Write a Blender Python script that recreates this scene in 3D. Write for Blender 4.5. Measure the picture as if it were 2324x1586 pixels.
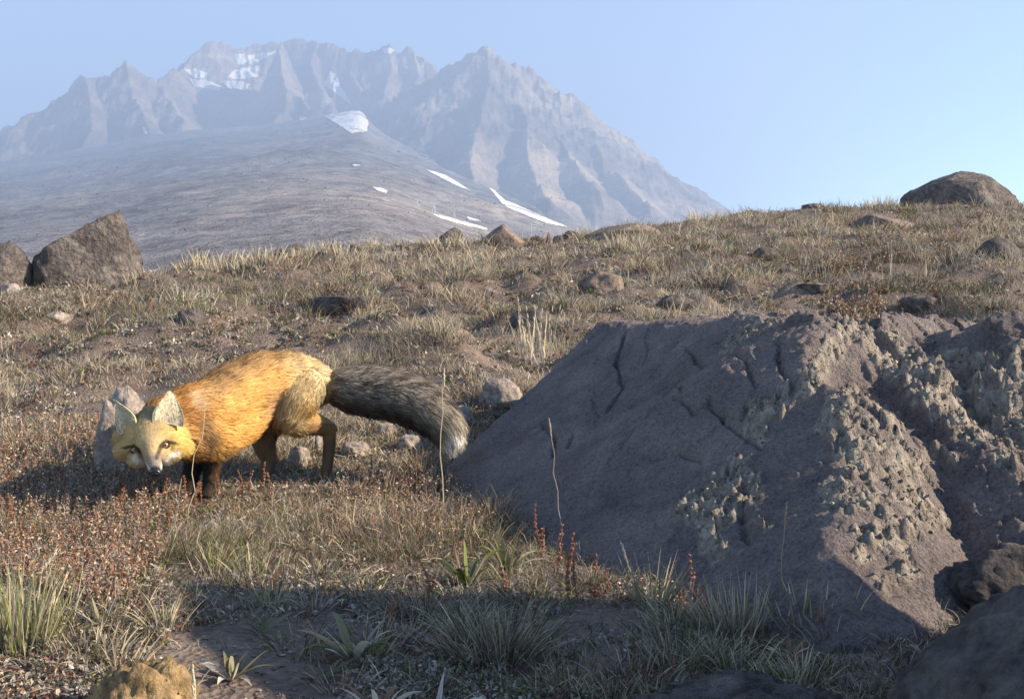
import bpy, bmesh, math, random
import numpy as np
from mathutils import Vector, Matrix
from mathutils.bvhtree import BVHTree

for o in list(bpy.data.objects):
    bpy.data.objects.remove(o, do_unlink=True)
SC = bpy.context.scene
COL = SC.collection
R = math.radians

# ------------------------------------------------------------------ camera
CAM_H = 0.55
PITCH = math.atan(73.0 / 2492.0)          # looking very slightly down
cam = bpy.data.cameras.new('camera')
cam.sensor_fit = 'HORIZONTAL'
cam.angle = R(50.0)
cam.clip_start = 0.02
cam.clip_end = 40000.0
cam_ob = bpy.data.objects.new('camera', cam)
COL.objects.link(cam_ob)
cam_ob.location = (0, 0, CAM_H)
cam_ob.rotation_euler = (R(90) - PITCH, 0, 0)
SC.camera = cam_ob

# ------------------------------------------------------------------ sky, sun, exposure
SUN_AZ, SUN_EL = R(97.0), R(28.0)         # azimuth clockwise from the view direction (+Y)
world = bpy.data.worlds.new('World')
SC.world = world
world.use_nodes = True
wn = world.node_tree
wn.nodes.clear()
sky = wn.nodes.new('ShaderNodeTexSky')
sky.sky_type = 'NISHITA'
sky.sun_disc = False
sky.sun_elevation = SUN_EL
sky.sun_rotation = SUN_AZ
sky.altitude = 1900.0
sky.air_density = 1.0
sky.dust_density = 0.6
sky.ozone_density = 2.2
bg = wn.nodes.new('ShaderNodeBackground')
bg.inputs['Strength'].default_value = 0.125
wo = wn.nodes.new('ShaderNodeOutputWorld')
wn.links.new(sky.outputs[0], bg.inputs[0])
wn.links.new(bg.outputs[0], wo.inputs[0])

sun = bpy.data.lights.new('sun', 'SUN')
sun.energy = 5.0
sun.angle = R(0.53)
sun.color = (1.0, 0.86, 0.68)
sun_ob = bpy.data.objects.new('sun', sun)
COL.objects.link(sun_ob)
SUN_DIR = Vector((math.cos(SUN_EL) * math.sin(SUN_AZ), math.cos(SUN_EL) * math.cos(SUN_AZ), math.sin(SUN_EL)))
sun_ob.rotation_euler = SUN_DIR.to_track_quat('Z', 'Y').to_euler()
sun_ob.location = SUN_DIR * 30

SC.view_settings.view_transform = 'Standard'
SC.view_settings.look = 'None'
SC.view_settings.exposure = 1.38
SC.view_settings.gamma = 1.0
SC.view_settings.use_curve_mapping = False
SC.render.engine = 'CYCLES'
SC.cycles.use_denoising = True
SC.cycles.max_bounces = 6
SC.cycles.diffuse_bounces = 3
SC.cycles.volume_bounces = 0
SC.cycles.transparent_max_bounces = 6

# ------------------------------------------------------------------ photo pixel helpers
# (u, v) are pixels of the photograph scaled to 2324 x 1586; a point also needs its distance y
FPX, CX, CY = 2492.0, 1162.0, 793.0
SP, CP = math.sin(PITCH), math.cos(PITCH)

def ray(u, v):
    a, b = (u - CX) / FPX, (CY - v) / FPX
    # camera axes: right = X, forward = (0, CP, -SP), up = (0, SP, CP)
    return np.array([a, CP + b * SP, -SP + b * CP])

def W(u, v, y):
    d = ray(u, v)
    t = y / d[1]
    return np.array([d[0] * t, y, CAM_H + d[2] * t])

def proj(P):
    P = np.asarray(P, float)
    x, y, z = P[..., 0], P[..., 1], P[..., 2] - CAM_H
    f = y * CP - z * SP
    up = y * SP + z * CP
    f = np.where(f < 1e-3, 1e-3, f)
    return CX + FPX * x / f, CY - FPX * up / f

# ------------------------------------------------------------------ noise
def _hash(ix, iy, iz, seed):
    h = (ix.astype(np.int64) * 374761393 + iy.astype(np.int64) * 668265263 + iz.astype(np.int64) * 2147483647 + seed * 974711) & 0xFFFFFFFF
    h = ((h ^ (h >> 13)) * 1274126177) & 0xFFFFFFFF
    h = ((h ^ (h >> 16)) * 2246822519) & 0xFFFFFFFF
    return ((h ^ (h >> 15)) & 0xFFFFFF) / float(0xFFFFFF) * 2.0 - 1.0

def vn(P, seed=0):
    """value noise in [-1, 1]; P is (..., 3)"""
    P = np.asarray(P, float)
    i = np.floor(P)
    f = P - i
    f = f * f * f * (f * (f * 6 - 15) + 10)
    x, y, z = i[..., 0], i[..., 1], i[..., 2]
    r = 0
    for dx in (0, 1):
        wx = f[..., 0] if dx else 1 - f[..., 0]
        for dy in (0, 1):
            wy = f[..., 1] if dy else 1 - f[..., 1]
            for dz in (0, 1):
                wz = f[..., 2] if dz else 1 - f[..., 2]
                r = r + wx * wy * wz * _hash(x + dx, y + dy, z + dz, seed)
    return r

def fbm(P, octaves=4, seed=0, gain=0.5, lac=2.03):
    P = np.asarray(P, float)
    a, s, t = 1.0, 0.0, 0.0
    for k in range(octaves):
        s = s + a * vn(P + 17.3 * k, seed + k)
        t += a
        a *= gain
        P = P * lac
    return s / t

def ridged(P, octaves=4, seed=0, gain=0.5):
    P = np.asarray(P, float)
    a, s, t = 1.0, 0.0, 0.0
    for k in range(octaves):
        s = s + a * (1 - 2 * np.abs(vn(P + 9.1 * k, seed + k)))
        t += a
        a *= gain
        P = P * 2.07
    return s / t

def facets(X, Y, cell, seed, tilt=0.5):
    """broken blocks: every cell is its own tilted plane"""
    gx, gy = X / cell, Y / cell
    ix, iy = np.floor(gx), np.floor(gy)
    best = np.full(X.shape, 9.0); out = np.zeros(X.shape); zz = np.zeros(X.shape)
    for dx in (-1, 0, 1):
        for dy in (-1, 0, 1):
            a, b = ix + dx, iy + dy
            px = a + 0.5 + 0.45 * _hash(a, b, zz, seed); py = b + 0.5 + 0.45 * _hash(a, b, zz, seed + 1)
            d = np.hypot(gx - px, (gy - py) * 0.8)
            h = 0.5 * _hash(a, b, zz, seed + 2) + tilt * ((gx - px) * _hash(a, b, zz, seed + 3) + (gy - py) * _hash(a, b, zz, seed + 4))
            m = d < best
            best = np.where(m, d, best); out = np.where(m, h, out)
    return out

def v3(x, y, z=0.0):
    x, y = np.broadcast_arrays(np.asarray(x, float), np.asarray(y, float))
    return np.stack([x, y, np.zeros_like(x) + z], -1)

def sstep(a, b, x):
    t = np.clip((np.asarray(x, float) - a) / (b - a), 0, 1)
    return t * t * (3 - 2 * t)

# ------------------------------------------------------------------ mesh helpers
def mesh_obj(name, verts, faces, mat=None, parent=None, cols=None, smooth=True):
    me = bpy.data.meshes.new(name)
    verts = np.asarray(verts, np.float32)
    if isinstance(faces, np.ndarray):
        n, k = faces.shape
        me.vertices.add(len(verts))
        me.vertices.foreach_set('co', verts.ravel())
        me.loops.add(n * k)
        me.loops.foreach_set('vertex_index', faces.astype(np.int32).ravel())
        me.polygons.add(n)
        me.polygons.foreach_set('loop_start', np.arange(0, n * k, k, dtype=np.int32))
        me.polygons.foreach_set('loop_total', np.full(n, k, np.int32))
        me.update(calc_edges=True)
        me.validate()
    else:
        me.from_pydata([tuple(map(float, p)) for p in verts], [], faces)
        me.update()
    if smooth:
        me.polygons.foreach_set('use_smooth', np.ones(len(me.polygons), bool))
    if cols is not None:
        c = np.asarray(cols, np.float32)
        if c.shape[1] == 3:
            c = np.concatenate([c, np.ones((len(c), 1), np.float32)], 1)
        at = me.attributes.new('tint', 'FLOAT_COLOR', 'POINT')
        at.data.foreach_set('color', c.ravel())
    if mat:
        me.materials.append(mat)
    ob = bpy.data.objects.new(name, me)
    COL.objects.link(ob)
    if parent is not None:
        ob.parent = parent
    return ob

def tag(o, label=None, cat=None, group=None, kind=None):
    if label: o['label'] = label
    if cat: o['category'] = cat
    if group: o['group'] = group
    if kind: o['kind'] = kind
    return o

def empty(name, loc):
    e = bpy.data.objects.new(name, None)
    e.empty_display_size = 0.05
    e.location = [float(c) for c in loc]
    COL.objects.link(e)
    return e

def grid_faces(nr, nc):
    i = np.arange(nr - 1)[:, None] * nc + np.arange(nc - 1)[None, :]
    return np.stack([i, i + 1, i + nc + 1, i + nc], -1).reshape(-1, 4)

class MB:
    """collects verts, faces and vertex colours of one mesh"""
    def __init__(s):
        s.v, s.f, s.c, s.n = [], [], [], 0
    def add(s, v, f, c):
        v = np.asarray(v, float)
        s.v.append(v)
        s.f += [tuple(int(i) + s.n for i in q) for q in f]
        c = np.asarray(c, float)
        s.c.append(np.broadcast_to(c, (len(v), 3)) if c.ndim == 1 else c)
        s.n += len(v)
    def tube(s, pts, rad, col, n=5):
        pts = np.asarray(pts, float)
        rad = np.broadcast_to(np.asarray(rad, float), (len(pts),))
        vs = []
        for k in range(len(pts)):
            a = pts[min(k + 1, len(pts) - 1)] - pts[max(k - 1, 0)]
            a = a / (np.linalg.norm(a) + 1e-9)
            b = np.cross(a, [0.31, 0.87, 0.2]); b /= np.linalg.norm(b) + 1e-9
            c = np.cross(a, b)
            for j in range(n):
                th = 2 * math.pi * j / n
                vs.append(pts[k] + rad[k] * (math.cos(th) * b + math.sin(th) * c))
        fs = []
        for k in range(len(pts) - 1):
            for j in range(n):
                j2 = (j + 1) % n
                fs.append((k * n + j, k * n + j2, (k + 1) * n + j2, (k + 1) * n + j))
        fs.append(tuple(range(n - 1, -1, -1)))
        fs.append(tuple((len(pts) - 1) * n + j for j in range(n)))
        s.add(vs, fs, col)
    def blade(s, pts, wid, side, c0, c1=None, fold=0.0):
        """a leaf or blade along pts with widths wid; side is the across direction"""
        pts = np.asarray(pts, float)
        wid = np.broadcast_to(np.asarray(wid, float), (len(pts),))
        side = np.asarray(side, float) / (np.linalg.norm(side) + 1e-9)
        t = np.linspace(0, 1, len(pts))[:, None]
        c0 = np.asarray(c0, float)
        c1 = c0 if c1 is None else np.asarray(c1, float)
        cc = c0 * (1 - t) + c1 * t
        L = pts - side * wid[:, None] / 2
        Rr = pts + side * wid[:, None] / 2
        if fold:
            tang = pts[-1] - pts[0]
            nn = np.cross(side, tang); nn /= np.linalg.norm(nn) + 1e-9
            M = pts - nn * wid[:, None] * fold
            v = np.concatenate([L, M, Rr]); c = np.concatenate([cc, cc * 0.85, cc])
            n = len(pts)
            f = []
            for k in range(n - 1):
                f += [(k, n + k, n + k + 1, k + 1), (n + k, 2 * n + k, 2 * n + k + 1, n + k + 1)]
        else:
            v = np.concatenate([L, Rr]); c = np.concatenate([cc, cc])
            n = len(pts)
            f = [(k, n + k, n + k + 1, k + 1) for k in range(n - 1)]
        s.add(v, f, c)
    def blob(s, p, r, col, sc=(1, 1, 1)):
        g = (1 + 5 ** 0.5) / 2
        v = np.array([(0, 0, 1), (0.9, 0, 0.3), (0.28, 0.86, 0.3), (-0.73, 0.53, 0.3), (-0.73, -0.53, 0.3), (0.28, -0.86, 0.3), (0, 0, -1)])
        f = [(0, 1 + i, 1 + (i + 1) % 5) for i in range(5)] + [(6, 1 + (i + 1) % 5, 1 + i) for i in range(5)]
        s.add(v * np.array(sc) * r + np.asarray(p), f, col)
    def build(s, name, mat, parent=None, smooth=False):
        return mesh_obj(name, np.concatenate(s.v), s.f, mat, parent, np.concatenate(s.c), smooth)

# ------------------------------------------------------------------ material helpers
def new_mat(name):
    m = bpy.data.materials.new(name)
    m.use_nodes = True
    nt = m.node_tree
    b = nt.nodes['Principled BSDF']
    b.inputs['Roughness'].default_value = 0.9
    b.inputs['Specular IOR Level'].default_value = 0.25
    return m, nt, b

def nd(nt, t, **kw):
    n = nt.nodes.new(t)
    for k, v in kw.items():
        if k in n.inputs.keys():
            n.inputs[k].default_value = v
        else:
            setattr(n, k, v)
    return n

def noise_node(nt, vec, scale, detail=5, rough=0.6, dist=0.0):
    n = nd(nt, 'ShaderNodeTexNoise')
    n.inputs['Scale'].default_value = scale
    n.inputs['Detail'].default_value = detail
    n.inputs['Roughness'].default_value = rough
    n.inputs['Distortion'].default_value = dist
    nt.links.new(vec, n.inputs['Vector'])
    return n

def ramp(nt, fac, stops):
    r = nd(nt, 'ShaderNodeValToRGB')
    e = r.color_ramp.elements
    e[0].position, e[0].color = stops[0][0], (*stops[0][1], 1)
    e[1].position, e[1].color = stops[-1][0], (*stops[-1][1], 1)
    for p, c in stops[1:-1]:
        k = e.new(p); k.color = (*c, 1)
    nt.links.new(fac, r.inputs[0])
    return r

def mixc(nt, fac, a, b, mode='MIX'):
    m = nd(nt, 'ShaderNodeMix', data_type='RGBA', blend_type=mode)
    if hasattr(fac, 'links') or hasattr(fac, 'is_output'):
        nt.links.new(fac, m.inputs[0])
    else:
        m.inputs[0].default_value = fac
    for s, k in ((a, 6), (b, 7)):
        if isinstance(s, tuple):
            m.inputs[k].default_value = (*s, 1)
        else:
            nt.links.new(s, m.inputs[k])
    return m.outputs[2]

def bump(nt, b, height, strength, dist):
    n = nd(nt, 'ShaderNodeBump')
    n.inputs['Strength'].default_value = strength
    n.inputs['Distance'].default_value = dist
    nt.links.new(height, n.inputs['Height'])
    nt.links.new(n.outputs[0], b.inputs['Normal'])
    return n

def tint_mat(name, rough=0.85, trans=0.0, spec=0.2, noise=None):
    """colour from the vertex attribute, plus light passing through thin leaves"""
    m, nt, b = new_mat(name)
    a = nd(nt, 'ShaderNodeAttribute', attribute_name='tint')
    col = a.outputs['Color']
    if noise:
        g = nd(nt, 'ShaderNodeNewGeometry')
        n = noise_node(nt, g.outputs['Position'], noise[0], 3)
        rr = ramp(nt, n.outputs[0], [(0.3, (noise[1],) * 3), (0.7, (noise[2],) * 3)])
        col = mixc(nt, 1.0, col, rr.outputs[0], 'MULTIPLY')
    nt.links.new(col, b.inputs['Base Color'])
    b.inputs['Roughness'].default_value = rough
    b.inputs['Specular IOR Level'].default_value = spec
    if trans:
        t = nd(nt, 'ShaderNodeBsdfTranslucent')
        nt.links.new(col, t.inputs[0])
        mx = nd(nt, 'ShaderNodeMixShader')
        mx.inputs[0].default_value = trans
        nt.links.new(b.outputs[0], mx.inputs[1])
        nt.links.new(t.outputs[0], mx.inputs[2])
        nt.links.new(mx.outputs[0], nt.nodes['Material Output'].inputs[0])
    return m
# ================================================================== THE LAND
def interp_tab(u, tab, k):
    us = [t[0] for t in tab]
    return np.interp(u, us, [t[k] for t in tab])

# ---- near hillside: crest line in the photo (u, v) and its distance in metres
CREST = [(-900, 700, 11), (-300, 668, 11.5), (0, 655, 12), (330, 632, 12.5), (450, 606, 13), (600, 596, 13.5), (800, 570, 14.5), (1000, 556, 15.5),
         (1200, 546, 16), (1300, 536, 16.5), (1500, 511, 17), (1700, 486, 18), (1900, 472, 19), (2324, 466, 20), (3300, 460, 20)]

def ground_z(x, y, detail=True):
    x, y = np.broadcast_arrays(np.asarray(x, float), np.asarray(y, float))
    yy = np.maximum(y, 0.8)
    u = np.clip(CX + FPX * x / yy, -900, 3300)
    vc, dc = interp_tab(u, CREST, 1), interp_tab(u, CREST, 2)
    zc = CAM_H + (720.0 - vc) / FPX * dc
    t = (y - 3.3) / (dc - 3.3)
    tt = np.clip(t, 0, 1)
    s = tt * (0.85 + 0.15 * tt)
    s = np.where(t < 0, 0, s)
    z = zc * s
    # rounded shoulder beyond the crest
    over = np.maximum(y - dc, 0)
    z = z - 0.16 * over * over / (over + 3.0) - 0.02 * over
    z = z - 0.05 * np.clip(-y, 0, 60)
    P = v3(x, y)
    far = sstep(3.8, 6.5, y) * (1 - 0.55 * sstep(9.5, 15.0, y))
    z = z + far * (0.11 * fbm(P * 0.9, 3, 11) + 0.17 * np.maximum(fbm(P * 2.3, 2, 21), -0.25))
    z = z + (0.012 + 0.018 * far) * fbm(P * 3.1, 3, 31)
    z = z + 0.06 * sstep(1.5, 0.0, np.hypot((x + 0.95) / 0.5, (y - 1.75) / 0.6))   # mossy mound at the lower left
    z = z - 0.02 * sstep(1.6, 0.4, np.hypot((x + 0.6) / 0.6, (y - 3.45) / 0.35))
    if detail:
        z = z + 0.004 * fbm(P * 14, 3, 41)
    return z

def gz(x, y):
    return float(ground_z(x, y))

def on_ground(u, v, y0=1.0, y1=24.0):
    """walk along the photo ray until it meets the hillside"""
    d = ray(u, v)
    ys = np.linspace(y0, y1, 2400)
    t = ys / d[1]
    zz = CAM_H + d[2] * t
    g = ground_z(d[0] * t, ys)
    hit = np.nonzero(zz <= g)[0]
    k = hit[0] if len(hit) else len(ys) - 1
    return np.array([d[0] * t[k], ys[k], g[k]])

# ---- ground material
def ground_material():
    m, nt, b = new_mat('sandy_soil')
    g = nd(nt, 'ShaderNodeNewGeometry')
    pos = g.outputs['Position']
    n1 = noise_node(nt, pos, 1.6, 6, 0.65)
    n2 = noise_node(nt, pos, 9.0, 6, 0.7)
    n3 = noise_node(nt, pos, 60.0, 4, 0.7)
    c = ramp(nt, n1.outputs[0], [(0.30, (0.085, 0.065, 0.055)), (0.5, (0.15, 0.118, 0.098)), (0.68, (0.20, 0.16, 0.13))]).outputs[0]
    d = ramp(nt, n2.outputs[0], [(0.3, (0.62, 0.58, 0.56)), (0.7, (1.15, 1.1, 1.05))]).outputs[0]
    c = mixc(nt, 1.0, c, d, 'MULTIPLY')
    e = ramp(nt, n3.outputs[0], [(0.28, (0.45, 0.43, 0.42)), (0.5, (1, 1, 1)), (0.74, (1.5, 1.45, 1.4))]).outputs[0]
    c = mixc(nt, 0.8, c, e, 'MULTIPLY')
    nt.links.new(c, b.inputs['Base Color'])
    vo = nd(nt, 'ShaderNodeTexVoronoi'); vo.inputs['Scale'].default_value = 75.0
    nt.links.new(pos, vo.inputs['Vector'])
    add = nd(nt, 'ShaderNodeMath', operation='ADD')
    nt.links.new(n3.outputs[0], add.inputs[0]); nt.links.new(vo.outputs['Distance'], add.inputs[1])
    bump(nt, b, add.outputs[0], 0.6, 0.012)
    b.inputs['Roughness'].default_value = 0.95
    return m

def build_ground():
    ys = [-8.0, -4, -2, -1, -0.4, 0.2, 0.7, 1.0]
    y = 1.0
    while y < 24:
        y += 0.02 * max(1.0, (y / 3.0) ** 1.15)
        ys.append(y)
    ys += [26, 29, 33, 38, 45, 55, 70]
    ys = np.array(ys)
    nc = 340
    s = np.linspace(-1, 1, nc)
    s = np.sign(s) * (0.62 * np.abs(s) + 0.38 * np.abs(s) ** 3)
    w = np.maximum(3.6, 0.95 * ys + 2.0)
    X = s[None, :] * w[:, None]
    Y = np.repeat(ys[:, None], nc, 1)
    Z = ground_z(X, Y)
    ob = mesh_obj('ground', np.stack([X, Y, Z], -1).reshape(-1, 3), grid_faces(len(ys), nc)[:, ::1], ground_material())
    tag(ob, 'sandy volcanic hillside with dry plants rising to a low crest', 'ground', kind='structure')
    return ob
ground = build_ground()

# ---- the mountain: a skeleton of ridges (u, v, distance in km), each with its flank slope
RIDGES = [
    (0.80, [(-260, 470, 4.1), (-100, 400, 4.2), (0, 336, 4.3), (60, 288, 4.35), (100, 262, 4.4), (135, 238, 4.42), (165, 212, 4.46), (190, 172, 4.5), (215, 182, 4.5), (245, 178, 4.52), (285, 155, 4.55), (325, 165, 4.6), (355, 186, 4.65), (400, 165, 4.85)]),
    (0.75, [(190, 174, 4.5), (205, 235, 4.25), (210, 300, 4.0), (190, 360, 3.75)]),
    (0.7, [(285, 157, 4.55), (300, 215, 4.35), (330, 270, 4.1), (345, 310, 3.95)]),
    (0.7, [(350, 186, 4.65), (390, 230, 4.4), (420, 280, 4.15)]),
    (0.95, [(400, 165, 4.85), (432, 140, 5.0), (452, 118, 5.05), (485, 104, 5.1), (530, 101, 5.15), (575, 92, 5.2), (610, 90, 5.2), (640, 98, 5.2), (672, 92, 5.2), (700, 91, 5.2), (730, 102, 5.15), (770, 110, 5.1), (830, 113, 5.05), (862, 117, 5.05), (885, 107, 5.0), (905, 120, 5.0), (925, 112, 5.0), (948, 132, 4.95), (975, 152, 4.9), (1003, 170, 4.85), (1035, 150, 4.6)]),
    (0.9, [(770, 112, 5.1), (790, 160, 4.95), (820, 215, 4.75)]),
    (0.9, [(720, 100, 5.15), (705, 150, 5.0), (720, 200, 4.8), (760, 245, 4.6)]),
    (0.9, [(885, 110, 5.0), (890, 165, 4.85), (872, 225, 4.6)]),
    (0.9, [(940, 130, 4.95), (950, 180, 4.8), (915, 235, 4.6)]),
    (1.7, [(640, 112, 4.85), (632, 122, 4.75), (640, 165, 4.62), (655, 215, 4.45)]),
    (0.8, [(655, 200, 4.5), (690, 235, 4.35), (720, 260, 4.2)]),
    (0.8, [(655, 205, 4.47), (645, 255, 4.25), (600, 285, 4.05)]),
    (0.72, [(1003, 172, 4.8), (1035, 150, 4.55), (1062, 128, 4.42), (1085, 122, 4.36), (1105, 112, 4.3), (1128, 135, 4.3), (1160, 150, 4.32), (1200, 147, 4.35), (1222, 178, 4.35), (1262, 212, 4.3), (1300, 255, 4.2), (1340, 275, 4.15), (1365, 302, 4.1), (1420, 345, 4.0), (1500, 395, 3.9), (1570, 440, 3.8), (1650, 490, 3.7), (1800, 560, 3.5), (2000, 650, 3.3), (2300, 740, 3.2)]),
    (0.66, [(1105, 113, 4.3), (1112, 180, 4.1), (1100, 250, 3.85), (1078, 310, 3.55), (1066, 380, 3.15), (1080, 440, 2.8)]),
    (0.62, [(1128, 140, 4.3), (1165, 215, 4.1), (1200, 280, 3.8), (1195, 345, 3.45), (1215, 400, 3.1), (1250, 460, 2.75)]),
    (0.60, [(1210, 160, 4.35), (1245, 225, 4.15), (1262, 300, 3.85), (1300, 370, 3.5), (1370, 450, 3.0)]),
    (0.60, [(1300, 258, 4.2), (1345, 330, 3.9), (1400, 400, 3.5), (1480, 470, 3.1)]),
]
APRON = [(-1500, 560, 3.0), (-400, 430, 3.3), (-100, 392, 3.5), (0, 372, 3.6), (150, 352, 3.7), (330, 312, 3.75), (450, 298, 3.8), (600, 284, 3.85), (700, 268, 3.9), (745, 261, 3.9), (800, 250, 3.85), (830, 256, 3.75), (850, 296, 3.5),
         (950, 345, 3.0), (1100, 428, 2.3), (1200, 474, 1.8), (1290, 515, 1.4), (1450, 556, 1.0), (1800, 640, 0.8), (2500, 705, 0.8), (4000, 720, 0.8)]

def mountain_mat():
    m, nt, b = new_mat('mountain_rock')
    g = nd(nt, 'ShaderNodeNewGeometry')
    pos = g.outputs['Position']
    a = nd(nt, 'ShaderNodeAttribute', attribute_name='tint')
    mp = nd(nt, 'ShaderNodeMapping')
    mp.inputs['Scale'].default_value = (1.0, 0.5, 2.2)
    nt.links.new(pos, mp.inputs[0])
    n1 = noise_node(nt, mp.outputs[0], 0.006, 8, 0.68, 0.4)
    n2 = noise_node(nt, mp.outputs[0], 0.05, 6, 0.7)
    c = mixc(nt, 1.0, a.outputs['Color'], ramp(nt, n1.outputs[0], [(0.32, (0.6, 0.57, 0.58)), (0.5, (1, 1, 1)), (0.66, (1.5, 1.4, 1.25))]).outputs[0], 'MULTIPLY')
    c = mixc(nt, 1.0, c, ramp(nt, n2.outputs[0], [(0.32, (0.55, 0.52, 0.52)), (0.5, (1, 1, 1)), (0.7, (1.45, 1.4, 1.32))]).outputs[0], 'MULTIPLY')
    nt.links.new(c, b.inputs['Base Color'])
    n3 = noise_node(nt, pos, 0.035, 7, 0.7)
    bump(nt, b, n3.outputs[0], 0.8, 14.0)
    b.inputs['Roughness'].default_value = 1.0
    b.inputs['Specular IOR Level'].default_value = 0.05
    return m

def build_mountain():
    us = np.concatenate([np.linspace(-1500, -180, 60)[:-1], np.linspace(-180, 1760, 800), np.linspace(1760, 4000, 80)[1:]])
    ds = np.concatenate([[40, 46, 53, 61, 70, 80, 92], np.geomspace(105, 1500, 90)[:-1], np.linspace(1500, 3500, 70)[:-1], np.linspace(3500, 5400, 160), [5550, 5800, 6200, 7000]])
    U, D = np.meshgrid(us, ds)
    X = np.clip((U - CX) / FPX * D, -3550, 1300)
    # columns past the edge of the land are folded onto its border
    X = X + np.where(np.abs((U - CX) / FPX * D - X) > 0, (U - CX) * 4e-3, 0)
    Y = D.copy()
    P = v3(X, Y)
    # fan of debris below the peaks
    fu = np.arange(-1500, 4001, 5.0)
    def smooth_tab(k, sig):
        m = int(3 * sig / 5) + 1
        ker = np.exp(-0.5 * (np.arange(-m, m + 1) * 5 / sig) ** 2); ker /= ker.sum()
        return np.interp(U, fu, np.convolve(np.pad(interp_tab(fu, APRON, k), m, 'edge'), ker, 'valid'))
    dt = smooth_tab(2, 25.0) * 1000
    near_top = sstep(0.72, 0.97, np.log(np.maximum(D, 40) / 60.0) / np.log(dt / 60.0))
    vt = smooth_tab(1, 110.0) * (1 - near_top) + smooth_tab(1, 14.0) * near_top
    ztop = (720 - vt) / FPX * dt
    vc = np.interp(U, [t[0] for t in CREST], [t[1] for t in CREST])
    z0 = np.minimum(CAM_H + (720 - vc - 40 - 90 * sstep(800, 1150, U)) / FPX * 60, CAM_H + (720 - vt - 45) / FPX * 60) - 1.5 * sstep(1200, 1700, U)
    t = np.clip((D - 60) / (dt - 60), 0, 1)
    # the fan steepens with distance, so that it fades evenly up to the foot of the peaks
    e0, et = z0 / 60.0, ztop / dt
    lt = np.clip(np.log(np.maximum(D, 40) / 60.0) / np.log(dt / 60.0), 0, 1)
    Zf = np.minimum(D, dt) * (e0 + (et - e0) * lt ** 1.15)
    Zf = np.maximum(Zf - 0.32 * np.maximum(D - dt, 0), -120.0)
    small = np.clip(D / 1500.0, 0.02, 1)
    Zf = Zf + small * (18 * fbm(P / 300.0, 4, 5) + 4.0 * ridged(v3(X / 60, Y / 110), 3, 8)) * sstep(0, 0.1, t) + np.clip(D / 300, 0.1, 1) * 1.0 * fbm(P / 14.0, 3, 9)
    Z = Zf.copy()
    kind = np.zeros_like(Z)
    wx = X + 55 * fbm(P / 330.0, 3, 51) + 16 * fbm(P / 70, 2, 53)
    wy = Y + 55 * fbm(P / 330.0 + 40, 3, 52) + 16 * fbm(P / 70 + 40, 2, 54)
    Zr = np.full_like(Z, -1e9)
    far = D > 2300
    for slope, pts in RIDGES:
        W3 = [W(u, v, d * 1000) for u, v, d in pts]
        for A, B in zip(W3[:-1], W3[1:]):
            ab = B[:2] - A[:2]
            L2 = ab @ ab
            # the warp is taken out close to the ridge so that the skyline stays put
            for it in range(1):
                tt = np.clip(((wx - A[0]) * ab[0] + (wy - A[1]) * ab[1]) / L2, 0, 1)
                dist = np.hypot(wx - A[0] - tt * ab[0], wy - A[1] - tt * ab[1])
                tt0 = np.clip(((X - A[0]) * ab[0] + (Y - A[1]) * ab[1]) / L2, 0, 1)
                d0 = np.hypot(X - A[0] - tt0 * ab[0], Y - A[1] - tt0 * ab[1])
                k = sstep(20, 160, d0)
                dist = d0 * (1 - k) + dist * k
                tu = tt0 * (1 - k) + tt * k
            zz = A[2] + (B[2] - A[2]) * tu - 1.3 * slope * dist * (1 - 0.00022 * np.minimum(dist, 1500))
            Zr = np.maximum(Zr, np.where(far, zz, -1e9))
    crag = 24 * ridged(v3(X / 240, Y / 240), 5, 71, 0.6) + 30 * fbm(P / 130.0, 4, 76) + 18 * ridged(v3(X / 85, Y / 120), 4, 75, 0.6) + 16 * fbm(P / 45.0, 4, 72) + 9 * ridged(v3(X / 40, Y / 60), 3, 73)
    high = sstep(250, 650, Zr)
    Zr = Zr + (0.40 + 0.60 * high) * crag - 8
    soft = 25.0
    hh = np.clip(0.5 + 0.5 * (Zr - Zf) / soft, 0, 1)
    Z = Zf * (1 - hh) + Zr * hh
    ob_v = np.stack([X, Y, Z], -1).reshape(-1, 3)
    rock = np.array([0.150, 0.128, 0.112]); pale = np.array([0.30, 0.245, 0.185]); ash = np.array([0.170, 0.168, 0.174]); red = np.array([0.215, 0.198, 0.192])
    n = sstep(-0.25, 0.45, fbm(P / 420.0 + v3(0, 0, 0) , 4, 91))[..., None]
    c_r = rock * (1 - n) + pale * n
    n2 = sstep(-0.1, 0.5, fbm(v3(X / 500, Y / 900), 4, 95))[..., None]
    c_f = ash * (1 - n2) + red * n2
    c = c_f * (1 - hh[..., None]) + c_r * hh[..., None]
    ob = mesh_obj('mountain', ob_v, grid_faces(len(ds), len(us)), mountain_mat(), cols=c.reshape(-1, 3))
    tag(ob, 'hazy volcanic mountain with craggy summit ridges and a grey debris fan', 'mountain', kind='structure')
    return ob
mountain = build_mountain()
_me = mountain.data
MBVH = BVHTree.FromPolygons([v.co.copy() for v in _me.vertices], [tuple(p.vertices) for p in _me.polygons])

def hit_mountain(u, v):
    d = Vector(ray(u, v)).normalized()
    h = MBVH.ray_cast(Vector((0, 0, CAM_H)), d, 20000)
    return h[0]

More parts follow.
